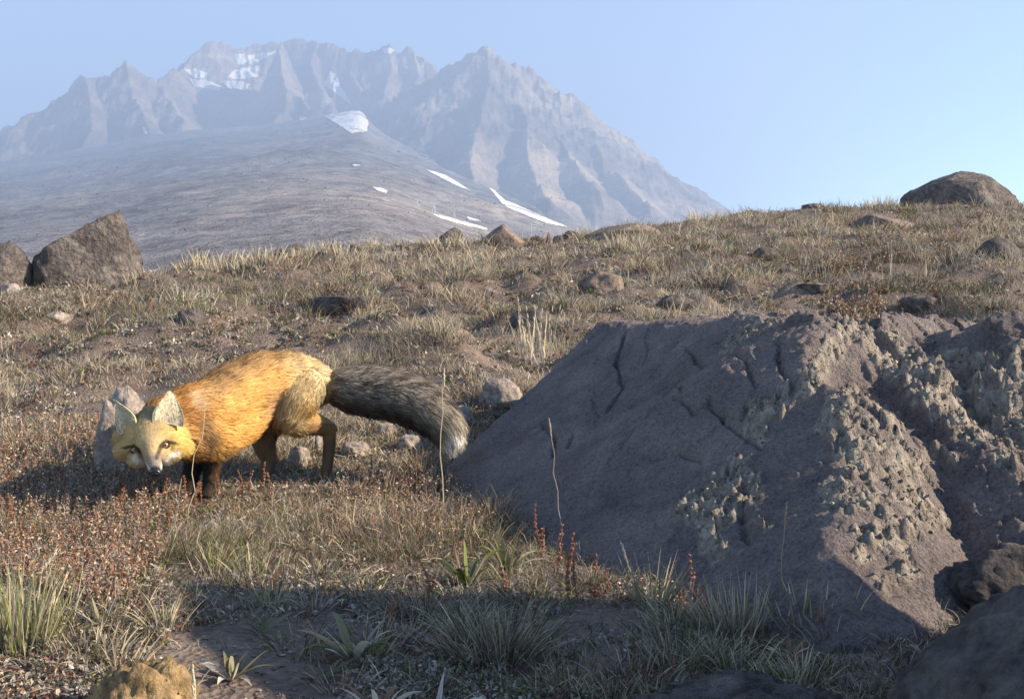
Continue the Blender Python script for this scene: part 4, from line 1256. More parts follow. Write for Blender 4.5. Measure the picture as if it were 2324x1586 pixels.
def build_fox():
    rng = np.random.RandomState(77)
    root = empty('fox', FOX_O)
    tag(root, 'red fox with golden coat, dark legs and white-tipped bushy tail walking past the slab', 'fox')
    me = build_fox_mesh()
    V = np.zeros(len(me.vertices) * 3); me.vertices.foreach_get('co', V); V = V.reshape(-1, 3)
    me.calc_loop_triangles()
    T = np.zeros(len(me.loop_triangles) * 3, int); me.loop_triangles.foreach_get('vertices', T); T = T.reshape(-1, 3)
    VN = np.zeros((len(V), 3))
    fn = np.cross(V[T[:, 1]] - V[T[:, 0]], V[T[:, 2]] - V[T[:, 0]])
    for k in range(3): np.add.at(VN, T[:, k], fn)
    VN /= np.linalg.norm(VN, axis=1)[:, None] + 1e-12
    reg, tt, fl, rad = nearest_seg(V)
    body_c = fox_colour(V, VN, reg, tt, rng, False)
    bo = mesh_obj('body', V - FOX_O, T, M_SKIN, root, body_c * 0.8)
    # ---- fur
    area = np.linalg.norm(fn, axis=1) / 2
    rt, _, _, _ = nearest_seg(V[T].mean(1))
    dens = np.array([1.0, 1.0, 1.0, 1.0, 1.0, 2.2, 1.7, 2.0, 3.4, 3.0, 1.5, 1.1, 1.6, 1.2, 1.0])[rt]
    w = area * dens; w /= w.sum()
    NS = 128000
    ti = rng.choice(len(T), NS, p=w)
    a, b = rng.rand(NS), rng.rand(NS)
    fl_ = a + b > 1; a[fl_] = 1 - a[fl_]; b[fl_] = 1 - b[fl_]
    P = V[T[ti, 0]] * (1 - a - b)[:, None] + V[T[ti, 1]] * a[:, None] + V[T[ti, 2]] * b[:, None]
    N = VN[T[ti, 0]] * (1 - a - b)[:, None] + VN[T[ti, 1]] * a[:, None] + VN[T[ti, 2]] * b[:, None]
    N /= np.linalg.norm(N, axis=1)[:, None]
    reg, tt, flow, rad = nearest_seg(P)
    cx, cy = fox_crop(P)
    # bare patches for the eyes and nose
    keep = (np.hypot(cx - 398, (cy - 642) * 1.4) > 33) | ~np.isin(reg, [5, 6, 7, 8])
    keep &= (np.hypot(cx - 212, (cy - 672) * 1.4) > 30) | ~np.isin(reg, [5, 6, 7, 8])
    keep &= np.hypot(cx - 341, cy - 806) > 30
    P, N, reg, tt, flow, cx, cy = P[keep], N[keep], reg[keep], tt[keep], flow[keep], cx[keep], cy[keep]
    n = len(P)
    is_ = lambda *r: np.isin(reg, [REGS.index(q) for q in r])
    # the hair lies backwards and a little downwards
    flow = np.where((is_('neck', 'ruff', 'body', 'belly'))[:, None], flow + np.array([0.15, 0.05, -0.28]), flow)
    flow = np.where((is_('muzzle', 'chin', 'head'))[:, None], -flow * 0.9 + np.array([0, 0.1, 0.0]), flow)
    flow = np.where((is_('cheek', 'jaw'))[:, None], flow * 0.9 + np.array([0, 0.15, -0.2]), flow)
    swirl = np.stack([fbm(P * 30, 2, 811), fbm(P * 30 + 5, 2, 812), fbm(P * 30 + 11, 2, 813)], 1)
    D = flow + 0.5 * swirl
    D = D - N * (D * N).sum(1)[:, None] * 0.8
    D /= np.linalg.norm(D, axis=1)[:, None] + 1e-9
    D = D + N * 0.22
    ln = np.array([FURLEN[q] for q in REGS])[reg] * rng.uniform(0.6, 1.2, n)
    ln = np.where(is_('tail'), ln * (0.55 + 0.45 * sstep(0.0, 0.25, tt)) * (1 - 0.45 * sstep(0.85, 1.0, tt)), ln)
    ln = np.where(is_('front') & (cy < 680), ln * 1.9, ln)
    ln = np.where(is_('farhind') & (cy < 600), ln * 1.6, ln)
    ln = np.where(is_('hind') & (cy < 560), ln * 1.7, ln)
    wd = np.clip(ln * 0.042, 0.0007, 0.0015)
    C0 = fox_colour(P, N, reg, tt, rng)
    C1 = C0 * 1.08
    # dark-tipped guard hairs on back and tail
    back = sstep(0.1, 0.7, N[:, 2]) * is_('body') * sstep(620, 720, cx)
    clump = sstep(0.05, 0.5, fbm(P * np.array([26, 26, 55]), 2, 821))
    g = rng.rand(n) < back * clump * 0.85
    g |= (rng.rand(n) < is_('thigh') * sstep(1200, 1060, cx) * 0.35 * (0.3 + clump))
    g |= (rng.rand(n) < is_('neck', 'body') * sstep(700, 560, cx) * 0.22 * clump)
    gt = rng.rand(n) < is_('tail') * (tt < 0.77) * (0.16 + 0.75 * clump)
    C1[g] = np.array([0.035, 0.022, 0.015]); C1[gt] = np.array([0.028, 0.022, 0.020]); C0[gt] *= 0.7
    lt = (rng.rand(n) < is_('tail') * 0.12) & ~gt
    C1[lt] = np.array([0.42, 0.35, 0.26])
    # pale hairs on brows and cheeks
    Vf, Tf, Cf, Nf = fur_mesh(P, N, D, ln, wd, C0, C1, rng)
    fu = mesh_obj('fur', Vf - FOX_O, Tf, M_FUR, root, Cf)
    fu['kind'] = 'stuff'
    set_normals(fu, Nf)
    # ---- ears
    build_ear((338, 500), (492, 525), (432, 312), 3.098, 3.112, 1, root, 'r')
    build_ear((98, 575), (240, 505), (92, 368), 3.105, 3.118, -1, root, 'l')
    # ---- eyes
    S, SFc = ico(4)
    for (ex, ey, yy) in ((398, 642, 3.062), (212, 672, 3.062)):
        # put the ball on the face surface
        d = Vector(ray((250 + ex / 2.4463) * 0.9078, (850 + ey / 2.4463) * 0.9078)).normalized()
        bv = BVHTree.FromPolygons([Vector(q) for q in V], [tuple(int(i) for i in q) for q in T]) if ex == 398 else bv
        h = bv.ray_cast(Vector((0, 0, CAM_H)), d, 10)
        c = np.array(h[0]) if h[0] is not None else FX(ex, ey, yy)
        r = 0.0118
        ctr = c + np.array(d) * (r * 0.62)
        q = S * r
        look = -np.array(d) + np.array([0.05, 0, 0.0]); look /= np.linalg.norm(look)
        cs = S @ look
        col = np.where((cs > 0.965)[:, None], (0.008, 0.006, 0.005), np.where((cs > 0.78)[:, None], (0.36, 0.19, 0.045), (0.02, 0.014, 0.012)))
        mesh_obj('eye', ctr + q - FOX_O, SFc, M_EYE, root, col)
    # ---- nose
    nc = FX(341, 806, 2.984)
    S, SFc = ico(4)
    q = S.copy()
    q[:, 2] -= 0.25 * q[:, 0] ** 2
    for s in (-1, 1):
        d = np.hypot(q[:, 0] - s * 0.42, q[:, 2] + 0.12)
        q[:, 1] += 0.35 * np.exp(-(d / 0.2) ** 2) * (q[:, 1] < 0)
    mesh_obj('nose', nc + q * np.array([0.0150, 0.0125, 0.0120]) - FOX_O, SFc, M_NOSE, root)
    # ---- mouth line and whiskers
    mb = MB()
    mb.tube([FX(300, 812, 3.008), FX(322, 832, 2.998), FX(345, 836, 2.993), FX(372, 828, 2.998)], 0.0022, (0.02, 0.015, 0.014), 6)
    mb.build('mouth', M_SKIN, root).location = tuple(-FOX_O)
    for s, xs in ((1, 372), (-1, 300)):
        for k in range(5):
            a = FX(xs + s * 2 * k, 782 + 7 * k, 3.008)
            e = a + np.array([s * (0.05 + 0.008 * k), -0.012, -0.004 - 0.007 * k])
            m = (a + e) / 2 + np.array([0, -0.006, 0.004])
            mb = MB(); mb.tube([a, m, e], [0.0005, 0.0004, 0.0002], (0.05, 0.04, 0.035), 4)
            mb.build('whisker', M_SKIN, root).location = tuple(-FOX_O)
    bpy.data.meshes.remove(me)
    return root
fox = build_fox()
# ================================================================== PLANTS
M_GRASS = tint_mat('dry_grass', 0.8, 0.25, 0.2)
M_LEAF = tint_mat('withered_leaf', 0.7, 0.2, 0.25)
M_STONE = tint_mat('gravel', 0.95, 0.0, 0.1)
STRAW, OLIVE, DEAD, RUST, REDB, GREEN, DARKB, PALE = [np.array(c) for c in (
    (0.52, 0.43, 0.285), (0.20, 0.185, 0.100), (0.35, 0.31, 0.265), (0.26, 0.14, 0.08), (0.18, 0.078, 0.055), (0.13, 0.155, 0.04), (0.085, 0.065, 0.045), (0.50, 0.43, 0.33))]
PAL = np.stack([STRAW, OLIVE, DEAD, RUST, REDB, GREEN, DARKB, PALE])

def ribbons(P, D, H, Wd, C0, C1, rng, droop=0.5):
    """thin tapered blades: root P, lean D (unit-ish), length H"""
    n = len(P)
    D = D / (np.linalg.norm(D, axis=1)[:, None] + 1e-9)
    hz = D.copy(); hz[:, 2] = 0
    side = np.cross(D, rng.normal(size=(n, 3))); side /= np.linalg.norm(side, axis=1)[:, None] + 1e-9
    p1 = P + D * (H * 0.55)[:, None]
    D2 = D + hz * droop; D2[:, 2] -= droop * 0.5 * np.linalg.norm(hz, axis=1); D2 /= np.linalg.norm(D2, axis=1)[:, None] + 1e-9
    p2 = p1 + D2 * (H * 0.45)[:, None]
    h = side * (Wd / 2)[:, None]
    V = np.stack([P - h, P + h, p1 - h * 0.75, p1 + h * 0.75, p2], 1).reshape(-1, 3)
    C = np.stack([C0, C0, (C0 + C1) / 2, (C0 + C1) / 2, C1], 1).reshape(-1, 3)
    b = np.arange(n)[:, None] * 5
    T = np.concatenate([b + [0, 1, 3], b + [0, 3, 2], b + [2, 3, 4]], 1).reshape(-1, 3)
    return V, T, C

def flakes(P, N, Sz, Cc, rng):
    """little leaf-shaped quads"""
    n = len(P)
    a = np.cross(N, rng.normal(size=(n, 3))); a /= np.linalg.norm(a, axis=1)[:, None] + 1e-9
    b = np.cross(N, a); b /= np.linalg.norm(b, axis=1)[:, None] + 1e-9
    nn = N / (np.linalg.norm(N, axis=1)[:, None] + 1e-9)
    L = (Sz)[:, None]
    V = np.stack([P - a * L, P - b * L * 0.45 + nn * L * 0.25, P + a * L, P + b * L * 0.45 + nn * L * 0.25], 1).reshape(-1, 3)
    C = np.repeat(Cc, 4, 0)
    i = np.arange(n)[:, None] * 4
    T = np.concatenate([i + [0, 1, 2], i + [0, 2, 3]], 1).reshape(-1, 3)
    return V, T, C

def join(parts):
    vs, ts, cs, n = [], [], [], 0
    for V, T, C in parts:
        vs.append(V); ts.append(T + n); cs.append(C); n += len(V)
    return np.concatenate(vs), np.concatenate(ts), np.concatenate(cs)

SLAB_EDGE = 0.005
def free_of_slab(x, y):
    inb = (x > -0.4) & (x < 2.3) & (y > 1.9) & (y < 4.9)
    return ~inb | (slab_height(x, y) < ground_z(x, y, False) + SLAB_EDGE)

SAND = [[(380, 1440), (560, 1405), (760, 1385), (850, 1430), (800, 1520), (760, 1600), (430, 1600), (330, 1500)],
        [(1225, 1420), (1300, 1385), (1480, 1375), (1470, 1430), (1330, 1460), (1230, 1470)],
        [(1230, 1470), (1420, 1460), (1450, 1530), (1300, 1570), (1180, 1540)]]

def cover(n, y0, y1, power, seed, spread=0.60):
    """points on the hillside, spread so that they look about even from the camera side"""
    rng = np.random.RandomState(seed)
    q = rng.rand(n)
    k = 1 - power
    y = (y0 ** k + q * (y1 ** k - y0 ** k)) ** (1 / k)
    x = rng.uniform(-spread, spread, n) * y
    ok = free_of_slab(x, y)
    x, y = x[ok], y[ok]
    z = ground_z(x, y)
    return np.stack([x, y, z], 1), rng

def hue_field(P, rng):
    """which plants grow where: index into the palette with natural drifts"""
    a = fbm(P * np.array([0.9, 0.9, 0]), 3, 501); b = fbm(P * np.array([0.6, 0.6, 0]) + 30, 3, 502); e = fbm(P * np.array([2.4, 2.4, 0]), 2, 503)
    w = np.stack([0.75 + 2.1 * a + 0.6 * sstep(9, 14, P[:, 1]), 0.50 - 1.5 * a + 0.6 * b, 0.55 + 0.8 * e, 0.30 + 1.8 * b, 0.12 - 0.8 * b, 0.13 - 0.6 * a - 0.3 * b, 0.42 - 0.9 * e, 0.20 + 0.6 * e], 1)
    w = np.clip(w, 0.02, None); w /= w.sum(1)[:, None]
    return (rng.rand(len(P), 1) > np.cumsum(w, 1)).sum(1).clip(0, 7)

def build_grass_cover():
    P, rng = cover(28000, 2.4, 21.5, 1.35, 600)
    u, v = proj(P)
    dens = fbm(P * np.array([1.5, 1.5, 0]), 3, 510) + 0.7 * fbm(P * np.array([4, 4, 0]), 2, 511)
    hum = fbm(v3(P[:, 0], P[:, 1]) * 2.3, 2, 21)
    dens = 0.55 * dens + 0.9 * hum
    keep = dens > (-0.27 - 0.10 * sstep(8, 14, P[:, 1]))
    for s in SAND: keep &= ~in_poly(u, v, s)
    P = P[keep]; dens = dens[keep]
    hue = hue_field(P, rng)
    nb = 13
    n = len(P)
    R0 = np.repeat(P, nb, 0)
    sc = np.clip(P[:, 1] / 6.0, 0.75, 2.2)
    rad = 0.035 * sc * rng.uniform(0.5, 1.4, n)
    off = rng.normal(size=(n * nb, 2)) * np.repeat(rad, nb)[:, None]
    R0[:, :2] += off
    R0[:, 2] = ground_z(R0[:, 0], R0[:, 1]) - 0.004
    lean = np.concatenate([off / (np.repeat(rad, nb)[:, None] + 1e-6) * 0.42 + rng.normal(size=(n * nb, 2)) * 0.35, np.ones((n * nb, 1))], 1)
    H = np.repeat(0.042 * sc ** 0.95 * rng.uniform(0.5, 1.5, n) * (0.7 + 1.1 * sstep(-0.1, 0.6, dens)), nb) * rng.uniform(0.5, 1.4, n * nb)
    H = np.where(np.repeat(hue, nb) == 0, H * 1.25, H)
    H = H * (1 - 0.4 * sstep(1.3, 0.7, np.hypot((R0[:, 0] + 0.62) / 0.55, (R0[:, 1] - 3.25) / 0.38)))
    Wd = 0.0016 * np.clip(np.repeat(P[:, 1], nb) / 3.2, 0.8, 5) * rng.uniform(0.7, 1.5, n * nb)
    hb = np.repeat(hue, nb)
    mixh = rng.rand(n * nb) < 0.25
    hb = np.where(mixh, rng.choice([0, 2, 6, 7, 1, 3], n * nb), hb)
    patchy = np.repeat(1 + 0.55 * fbm(P * np.array([1.7, 1.7, 0]) + 3, 3, 515), nb)[:, None]
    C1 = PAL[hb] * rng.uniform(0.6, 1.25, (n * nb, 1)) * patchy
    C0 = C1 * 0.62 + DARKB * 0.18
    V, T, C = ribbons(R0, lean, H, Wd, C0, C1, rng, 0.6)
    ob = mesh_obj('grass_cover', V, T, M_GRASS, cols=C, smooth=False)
    tag(ob, 'short dry grass and sedge tussocks covering the hillside', 'grass', kind='stuff')

def build_low_plants():
    """cushions of small leaves: heather-like mats, mostly dark olive, grey and rust"""
    P, rng = cover(22000, 1.3, 19.0, 1.45, 620)
    u, v = proj(P)
    dens = fbm(P * np.array([1.2, 1.2, 0]) + 8, 3, 520) + 0.5 * fbm(P * np.array([5, 5, 0]), 2, 521)
    fore = sstep(2.7, 2.2, P[:, 1])
    left = sstep(420, 300, u)
    keep = dens > (-0.18 + 0.22 * fore * (1 - left) - 0.3 * fore * left)
    for s in SAND: keep &= ~in_poly(u, v, s)
    P = P[keep]
    hue = hue_field(P + np.array([3.0, 1.0, 0]), rng)
    hue = np.where(hue == 0, rng.choice([1, 2, 3], len(P)), hue)
    nb = 14
    n = len(P)
    sc = np.clip(P[:, 1] / 5.0, 0.7, 2.4)
    rad = 0.032 * sc * rng.uniform(0.5, 1.5, n)
    d = rng.normal(size=(n * nb, 3)); d[:, 2] = np.abs(d[:, 2]); d /= np.linalg.norm(d, axis=1)[:, None]
    Q = np.repeat(P, nb, 0) + d * np.repeat(rad, nb)[:, None] * rng.uniform(0.3, 1.0, (n * nb, 1)) * np.array([1, 1, 0.75])
    N = d + 0.8 * rng.normal(size=(n * nb, 3))
    Sz = 0.0055 * np.clip(np.repeat(P[:, 1], nb) / 3.2, 0.75, 3.2) * rng.uniform(0.6, 1.5, n * nb)
    hb = np.repeat(hue, nb)
    hb = np.where(rng.rand(n * nb) < 0.16, rng.choice([2, 7, 6], n * nb), hb)
    C = PAL[hb] * rng.uniform(0.5, 1.2, (n * nb, 1))
    V, T, C = flakes(Q, N, Sz, C, rng)
    ob = mesh_obj('low_plant_cover', V, T, M_LEAF, cols=C, smooth=False)
    tag(ob, 'low cushions of small withered leaves matting the slope', 'ground cover', kind='stuff')

def build_red_plants():
    """the dense stand of short rust-coloured stalks left of the fox, and a patch above the slab"""
    rng = np.random.RandomState(640)
    pts = []
    polys = [([(-60, 1000), (120, 985), (260, 960), (330, 1060), (400, 1140), (450, 1170), (420, 1190), (330, 1320), (250, 1400), (0, 1330), (-60, 1250)], 2500),
             ([(760, 1110), (980, 1090), (1000, 1180), (850, 1220), (740, 1180)], 220),
             ([(1840, 690), (1900, 665), (2040, 670), (2080, 700), (2030, 735), (1860, 735)], 700),
             ([(560, 775), (900, 770), (960, 810), (700, 815)], 160),
             ([(1000, 1120), (1110, 1050), (1140, 1180), (1050, 1240), (900, 1230)], 200)]
    parts = []
    for poly, n in polys:
        us = [p[0] for p in poly]; vs = [p[1] for p in poly]
        tab_u = rng.uniform(min(us), max(us), n * 3); tab_v = rng.uniform(min(vs), max(vs), n * 3)
        k = in_poly(tab_u, tab_v, poly)
        tab_u, tab_v = tab_u[k][:n], tab_v[k][:n]
        # flat-slope guess, then refine by the ground itself
        y = np.full(len(tab_u), 3.0)
        for it in range(25):
            t = y
            dx = (tab_u - CX) / FPX
            b = (CY - tab_v) / FPX
            dy, dz = CP + b * SP, -SP + b * CP
            g = ground_z(dx / dy * y, y)
            yn = (g - CAM_H) / (dz / dy)
            y = np.where((yn > 1.2) & (yn < 16), 0.6 * y + 0.4 * yn, y * 1.05)
        x = dx / dy * y
        ok = free_of_slab(x, y)
        x, y = x[ok], y[ok]
        P = np.stack([x, y, ground_z(x, y)], 1)
        nn = len(P)
        H = rng.uniform(0.030, 0.075, nn) * np.clip(y / 3.2, 0.9, 1.6)
        lean = np.concatenate([rng.normal(size=(nn, 2)) * 0.16, np.ones((nn, 1))], 1)
        stemc = np.where(rng.rand(nn, 1) < 0.5, DEAD, RUST) * rng.uniform(0.7, 1.1, (nn, 1))
        parts.append(ribbons(P, lean, H * 1.05, 0.0022 * np.clip(y / 3, 1, 3), stemc, stemc, rng, 0.1))
        L = lean / np.linalg.norm(lean, axis=1)[:, None]
        m = 11
        tpos = np.tile(np.linspace(0.35, 1.0, m), nn)
        Q = np.repeat(P, m, 0) + np.repeat(L * H[:, None], m, 0) * tpos[:, None] + rng.normal(size=(nn * m, 3)) * 0.0032
        Sz = rng.uniform(0.0028, 0.0060, nn * m) * np.repeat(np.clip(y / 3.2, 0.9, 2.4), m)
        cc = np.where(rng.rand(nn * m, 1) < 0.68, RUST * 1.15, DEAD * 0.8)
        cc = np.where(rng.rand(nn * m, 1) < 0.22, REDB, cc)
        cc = np.where(rng.rand(nn * m, 1) < 0.18, STRAW, cc) * rng.uniform(0.6, 1.25, (nn * m, 1))
        parts.append(flakes(Q, rng.normal(size=(nn * m, 3)), Sz, cc, rng))
        # green-grey leaves at the foot
        m = 7
        Q = np.repeat(P, m, 0) + rng.normal(size=(nn * m, 3)) * np.array([0.016, 0.016, 0.006]) + np.array([0, 0, 0.010])
        cc = PAL[rng.choice([1, 5, 2, 1, 6], nn * m)] * rng.uniform(0.6, 1.2, (nn * m, 1))
        parts.append(flakes(Q, rng.normal(size=(nn * m, 3)) + np.array([0, 0, 1.0]), rng.uniform(0.004, 0.008, nn * m) * np.repeat(np.clip(y / 3.2, 0.9, 2.4), m), cc, rng))
    V, T, C = join(parts)
    ob = mesh_obj('red_plant_cover', V, T, M_LEAF, cols=C, smooth=False)
    tag(ob, 'dense low stand of short rust-red seed stalks around the fox', 'ground cover', kind='stuff')

def build_litter():
    """pale withered leaves and twigs lying about, and gravel"""
    P, rng = cover(15000, 1.35, 9.0, 1.7, 660)
    u, v = proj(P)
    patch = 1.4 * sstep(320, 120, np.hypot((u - 700) * 0.6, v - 1200)) + sstep(160, 60, np.hypot((u - 60) * 0.6, v - 1480)) + 0.10
    keep = rng.rand(len(P)) < patch
    for s in SAND: keep &= ~in_poly(u, v, s) | (rng.rand(len(P)) < 0.03)
    P = P[keep]; n = len(P)
    k = np.clip(P[:, 1] / 2.6, 0.8, 2)
    Q = P + np.array([0, 0, 0.006]) + rng.normal(size=(n, 3)) * 0.003
    C = PAL[rng.choice([7, 2, 7, 0, 2, 6, 3], n)] * rng.uniform(0.6, 1.15, (n, 1))
    a = flakes(Q, rng.normal(size=(n, 3)) + np.array([0, 0, 1.2]), rng.uniform(0.004, 0.012, n) * k, C, rng)
    m = n // 2
    lean = rng.normal(size=(m, 3)); lean[:, 2] = np.abs(lean[:, 2]) * 0.35
    C = PAL[rng.choice([7, 2, 0, 0], m)] * rng.uniform(0.6, 1.1, (m, 1))
    b = ribbons(Q[:m] + rng.normal(size=(m, 3)) * np.array([0.02, 0.02, 0.002]), lean, rng.uniform(0.02, 0.06, m) * k[:m], 0.0022 * k[:m], C, C, rng, 0.3)
    V, T, C = join([a, b])
    ob = mesh_obj('leaf_litter', V, T, M_LEAF, cols=C, smooth=False)
    tag(ob, 'pale withered leaves and twigs littering the ground', 'leaf litter', kind='stuff')
    # gravel
    P, rng = cover(5200, 1.3, 13.0, 1.5, 680)
    mb = MB()
    for p in P:
        r = (0.0022 + 0.006 * rng.rand() ** 3) * max(0.8, p[1] / 3.0)
        c = np.array([0.20, 0.165, 0.14]) * rng.uniform(0.5, 1.5)
        mb.blob(p + (0, 0, r * 0.2), r, c, (rng.uniform(0.7, 1.4), rng.uniform(0.7, 1.4), rng.uniform(0.5, 0.9)))
    tag(mb.build('gravel', M_STONE), 'fine loose gravel scattered over the sandy soil', 'gravel', kind='stuff')

def build_fine_grass():
    P, rng = cover(6000, 1.3, 2.9, 1.6, 690, 0.52)
    u, v = proj(P)
    dens = fbm(P * np.array([3.5, 3.5, 0]), 3, 530)
    keep = dens > -0.15
    for k, s in enumerate(SAND): keep &= ~in_poly(u, v, s) | (rng.rand(len(P)) < (0.12, 0.12, 0.4)[k])
    P = P[keep]; n = len(P); nb = 9
    R0 = np.repeat(P, nb, 0); R0[:, :2] += rng.normal(size=(n * nb, 2)) * 0.016
    R0[:, 2] = ground_z(R0[:, 0], R0[:, 1]) - 0.002
    lean = np.concatenate([rng.normal(size=(n * nb, 2)) * 0.75, np.ones((n * nb, 1))], 1)
    H = np.repeat(rng.uniform(0.016, 0.050, n), nb) * rng.uniform(0.5, 1.3, n * nb)
    hb = np.repeat(rng.choice([6, 1, 2, 0, 6, 5, 4], n), nb)
    C1 = PAL[hb] * rng.uniform(0.6, 1.2, (n * nb, 1))
    V, T, C = ribbons(R0, lean, H, 0.0013 * rng.uniform(0.7, 1.5, n * nb), C1 * 0.7, C1, rng, 0.7)
    ob = mesh_obj('fine_grass', V, T, M_GRASS, cols=C, smooth=False)
    tag(ob, 'thin dark blades of grass sprinkled over the foreground soil', 'grass', kind='stuff')

build_grass_cover()
build_fine_grass()
build_low_plants()
build_red_plants()
build_litter()

# ------------------------------------------------------------------ single plants
def tuft(label, u, v, n, h, spread, width, cols, seed, lean=(0, 0), heads=0, droop=0.7, name='grass_tuft', cat='grass tuft', y=None, flat=0.5, group=None):
    rng = np.random.RandomState(seed)
    base = on_ground(u, v) if y is None else W(u, v, y)
    base[2] = gz(base[0], base[1])
    root = empty(name, base)
    tag(root, label, cat, group)
    mb = MB(); hd = MB()
    aa = rng.uniform(0, 2 * math.pi, n); rr = spread * np.sqrt(rng.rand(n))
    px, py = rr * np.cos(aa), rr * np.sin(aa) * 0.7
    pz = ground_z(base[0] + px, base[1] + py) - base[2] - 0.004
    for k in range(n):
        a, r = aa[k], rr[k]
        p = np.array([px[k], py[k], pz[k]])
        ln = h * rng.uniform(0.45, 1.05)
        d = np.array([math.cos(a) * flat * r / spread + lean[0] + rng.normal() * 0.16, math.sin(a) * flat * r / spread + lean[1] + rng.normal() * 0.16, 1.0]); d /= np.linalg.norm(d)
        dr = droop * rng.uniform(0.2, 1.1)
        pts = [p]
        for i in range(4):
            d2 = d + np.array([d[0], d[1], -0.35]) * dr * (i / 3.0) ** 1.5; d2 /= np.linalg.norm(d2)
            pts.append(pts[-1] + d2 * ln / 4)
        c = np.array(cols[rng.randint(len(cols))]) * rng.uniform(0.7, 1.2)
        side = np.cross(d, rng.normal(size=3))
        w = width * rng.uniform(0.7, 1.3)
        tipc = c * rng.uniform(0.9, 1.3) if rng.rand() < 0.6 else STRAW * rng.uniform(0.7, 1.1)
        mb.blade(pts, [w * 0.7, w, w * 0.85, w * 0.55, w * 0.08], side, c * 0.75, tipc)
        if k < heads:
            e = pts[-1]; dd = d2
            for i in range(6):
                hd.blob(e + dd * 0.004 * i, width * (1.3 - 0.12 * i), STRAW * rng.uniform(0.8, 1.25), (0.7, 0.7, 1.5))
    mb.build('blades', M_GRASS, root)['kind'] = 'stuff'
    if heads: hd.build('seed_heads', M_GRASS, root)['kind'] = 'stuff'
    return root

def red_stalk(label, u, v, vtop, seed, lean=0.0, group=None, hue=None):
    rng = np.random.RandomState(seed)
    base = on_ground(u, v)
    if not free_of_slab(np.array([base[0]]), np.array([base[1]]))[0]:
        base[1] -= 0.05
    h = (v - vtop) / FPX * base[1] * 1.02
    root = empty('red_stalk', base)
    tag(root, label, 'plant stalk', group)
    bend = rng.uniform(-0.12, 0.12); lean = lean + rng.normal() * 0.10
    st = [np.array([lean * h * t + bend * h * math.sin(math.pi * t), 0.02 * h * math.sin(3 * t), h * t]) for t in np.linspace(0, 1, 7)]
    mb = MB(); mb.tube(st, np.linspace(0.0016, 0.0009, 7), np.array([0.20, 0.10, 0.07]), 5); mb.build('stem', M_LEAF, root)
    k = max(4, int(h / 0.012))
    hue = np.array([0.36, 0.13, 0.075]) if hue is None else np.array(hue)
    for i in range(k):
        t = 0.30 + 0.70 * i / (k - 1) + rng.uniform(-0.02, 0.02)
        t = min(t, 1)
        c = np.array([np.interp(t, np.linspace(0, 1, 7), [s[q] for s in st]) for q in range(3)])
        mb = MB()
        for j in range(7):
            a = rng.uniform(0, 2 * math.pi); rr = rng.uniform(0.0018, 0.0042) * (1.15 - 0.5 * t)
            mb.blob(c + np.array([math.cos(a) * rr * 1.2, math.sin(a) * rr * 1.2, rng.uniform(-0.003, 0.003)]), rr, hue * rng.uniform(0.6, 1.35), (rng.uniform(0.7, 1.2), rng.uniform(0.7, 1.2), rng.uniform(0.8, 1.3)))
        mb.build('seed_cluster', M_LEAF, root)
    return root

def leafy(label, u, v, n, ln, wd, cols, seed, name='leafy_plant', cat='plant', up=0.7, curl=0.9, y=None):
    """broad lance-shaped leaves from one foot, each leaf a part"""
    rng = np.random.RandomState(seed)
    base = on_ground(u, v) if y is None else W(u, v, y)
    base[2] = gz(base[0], base[1])
    root = empty(name, base)
    tag(root, label, cat)
    for k in range(n):
        a = 2 * math.pi * (k + rng.uniform(-0.4, 0.4)) / n
        L = ln * rng.uniform(0.55, 1.1)
        d = np.array([math.cos(a), math.sin(a), up * rng.uniform(0.4, 1.7)]); d /= np.linalg.norm(d)
        pts = [np.array([math.cos(a) * 0.004, math.sin(a) * 0.004, 0.0])]
        cv = curl * rng.uniform(0.2, 1.3)
        for i in range(6):
            dd = d + np.array([0, 0, -1.0]) * cv * (i / 5.0) ** 1.6; dd /= np.linalg.norm(dd)
            pts.append(pts[-1] + dd * L / 6)
        side = np.cross(d, [0, 0, 1.0]) + rng.normal(size=3) * 0.25
        w = wd * rng.uniform(0.7, 1.2) * np.array([0.25, 0.7, 1.0, 0.95, 0.7, 0.4, 0.06])
        c = np.array(cols[rng.randint(len(cols))]) * rng.uniform(0.75, 1.2)
        mb = MB(); mb.blade(pts, w, side, c * 0.8, c * rng.uniform(0.9, 1.3), fold=0.22)
        mb.build('leaf', M_LEAF, root, smooth=True)
    return root

def grass_stalk(label, u, v, utop, vtop, seed, head=True, y=None, col=None, rad=0.0011, branch=False):
    rng = np.random.RandomState(seed)
    base = on_ground(u, v) if y is None else W(u, v, y)
    if y is None or True: base[2] = min(base[2], base[2]) if y is not None else gz(base[0], base[1])
    if y is not None: base = np.array([W(u, v, y)[0], y, gz(W(u, v, y)[0], y)])
    tp = W(utop, vtop, base[1])
    root = empty('grass_stalk', base)
    tag(root, label, 'grass stalk')
    v_ = tp - base
    pts = [v_ * t + np.array([0.03 * v_[2] * math.sin(math.pi * t) * rng.uniform(-1, 1), 0, 0]) for t in np.linspace(0, 1, 8)]
    col = STRAW * 1.15 if col is None else np.array(col)
    mb = MB(); mb.tube(pts, np.linspace(rad * 1.2, rad * 0.7, 8), col, 5); mb.build('stem', M_GRASS, root)
    if head:
        mb = MB()
        d = v_ / np.linalg.norm(v_)
        for i in range(14):
            mb.blob(v_ - d * 0.0035 * i + rng.normal(size=3) * 0.0006, rad * (1.5 + 1.1 * math.sin(math.pi * i / 14)), col * rng.uniform(0.85, 1.3), (0.8, 0.8, 1.7))
        mb.build('seed_head', M_GRASS, root)
    if branch:
        mb = MB(); a = pts[2]; mb.tube([a, a + np.array([0.014, -0.004, 0.0005])], [rad * 0.7, rad * 0.5], col, 4); mb.build('side_twig', M_GRASS, root)
    return root

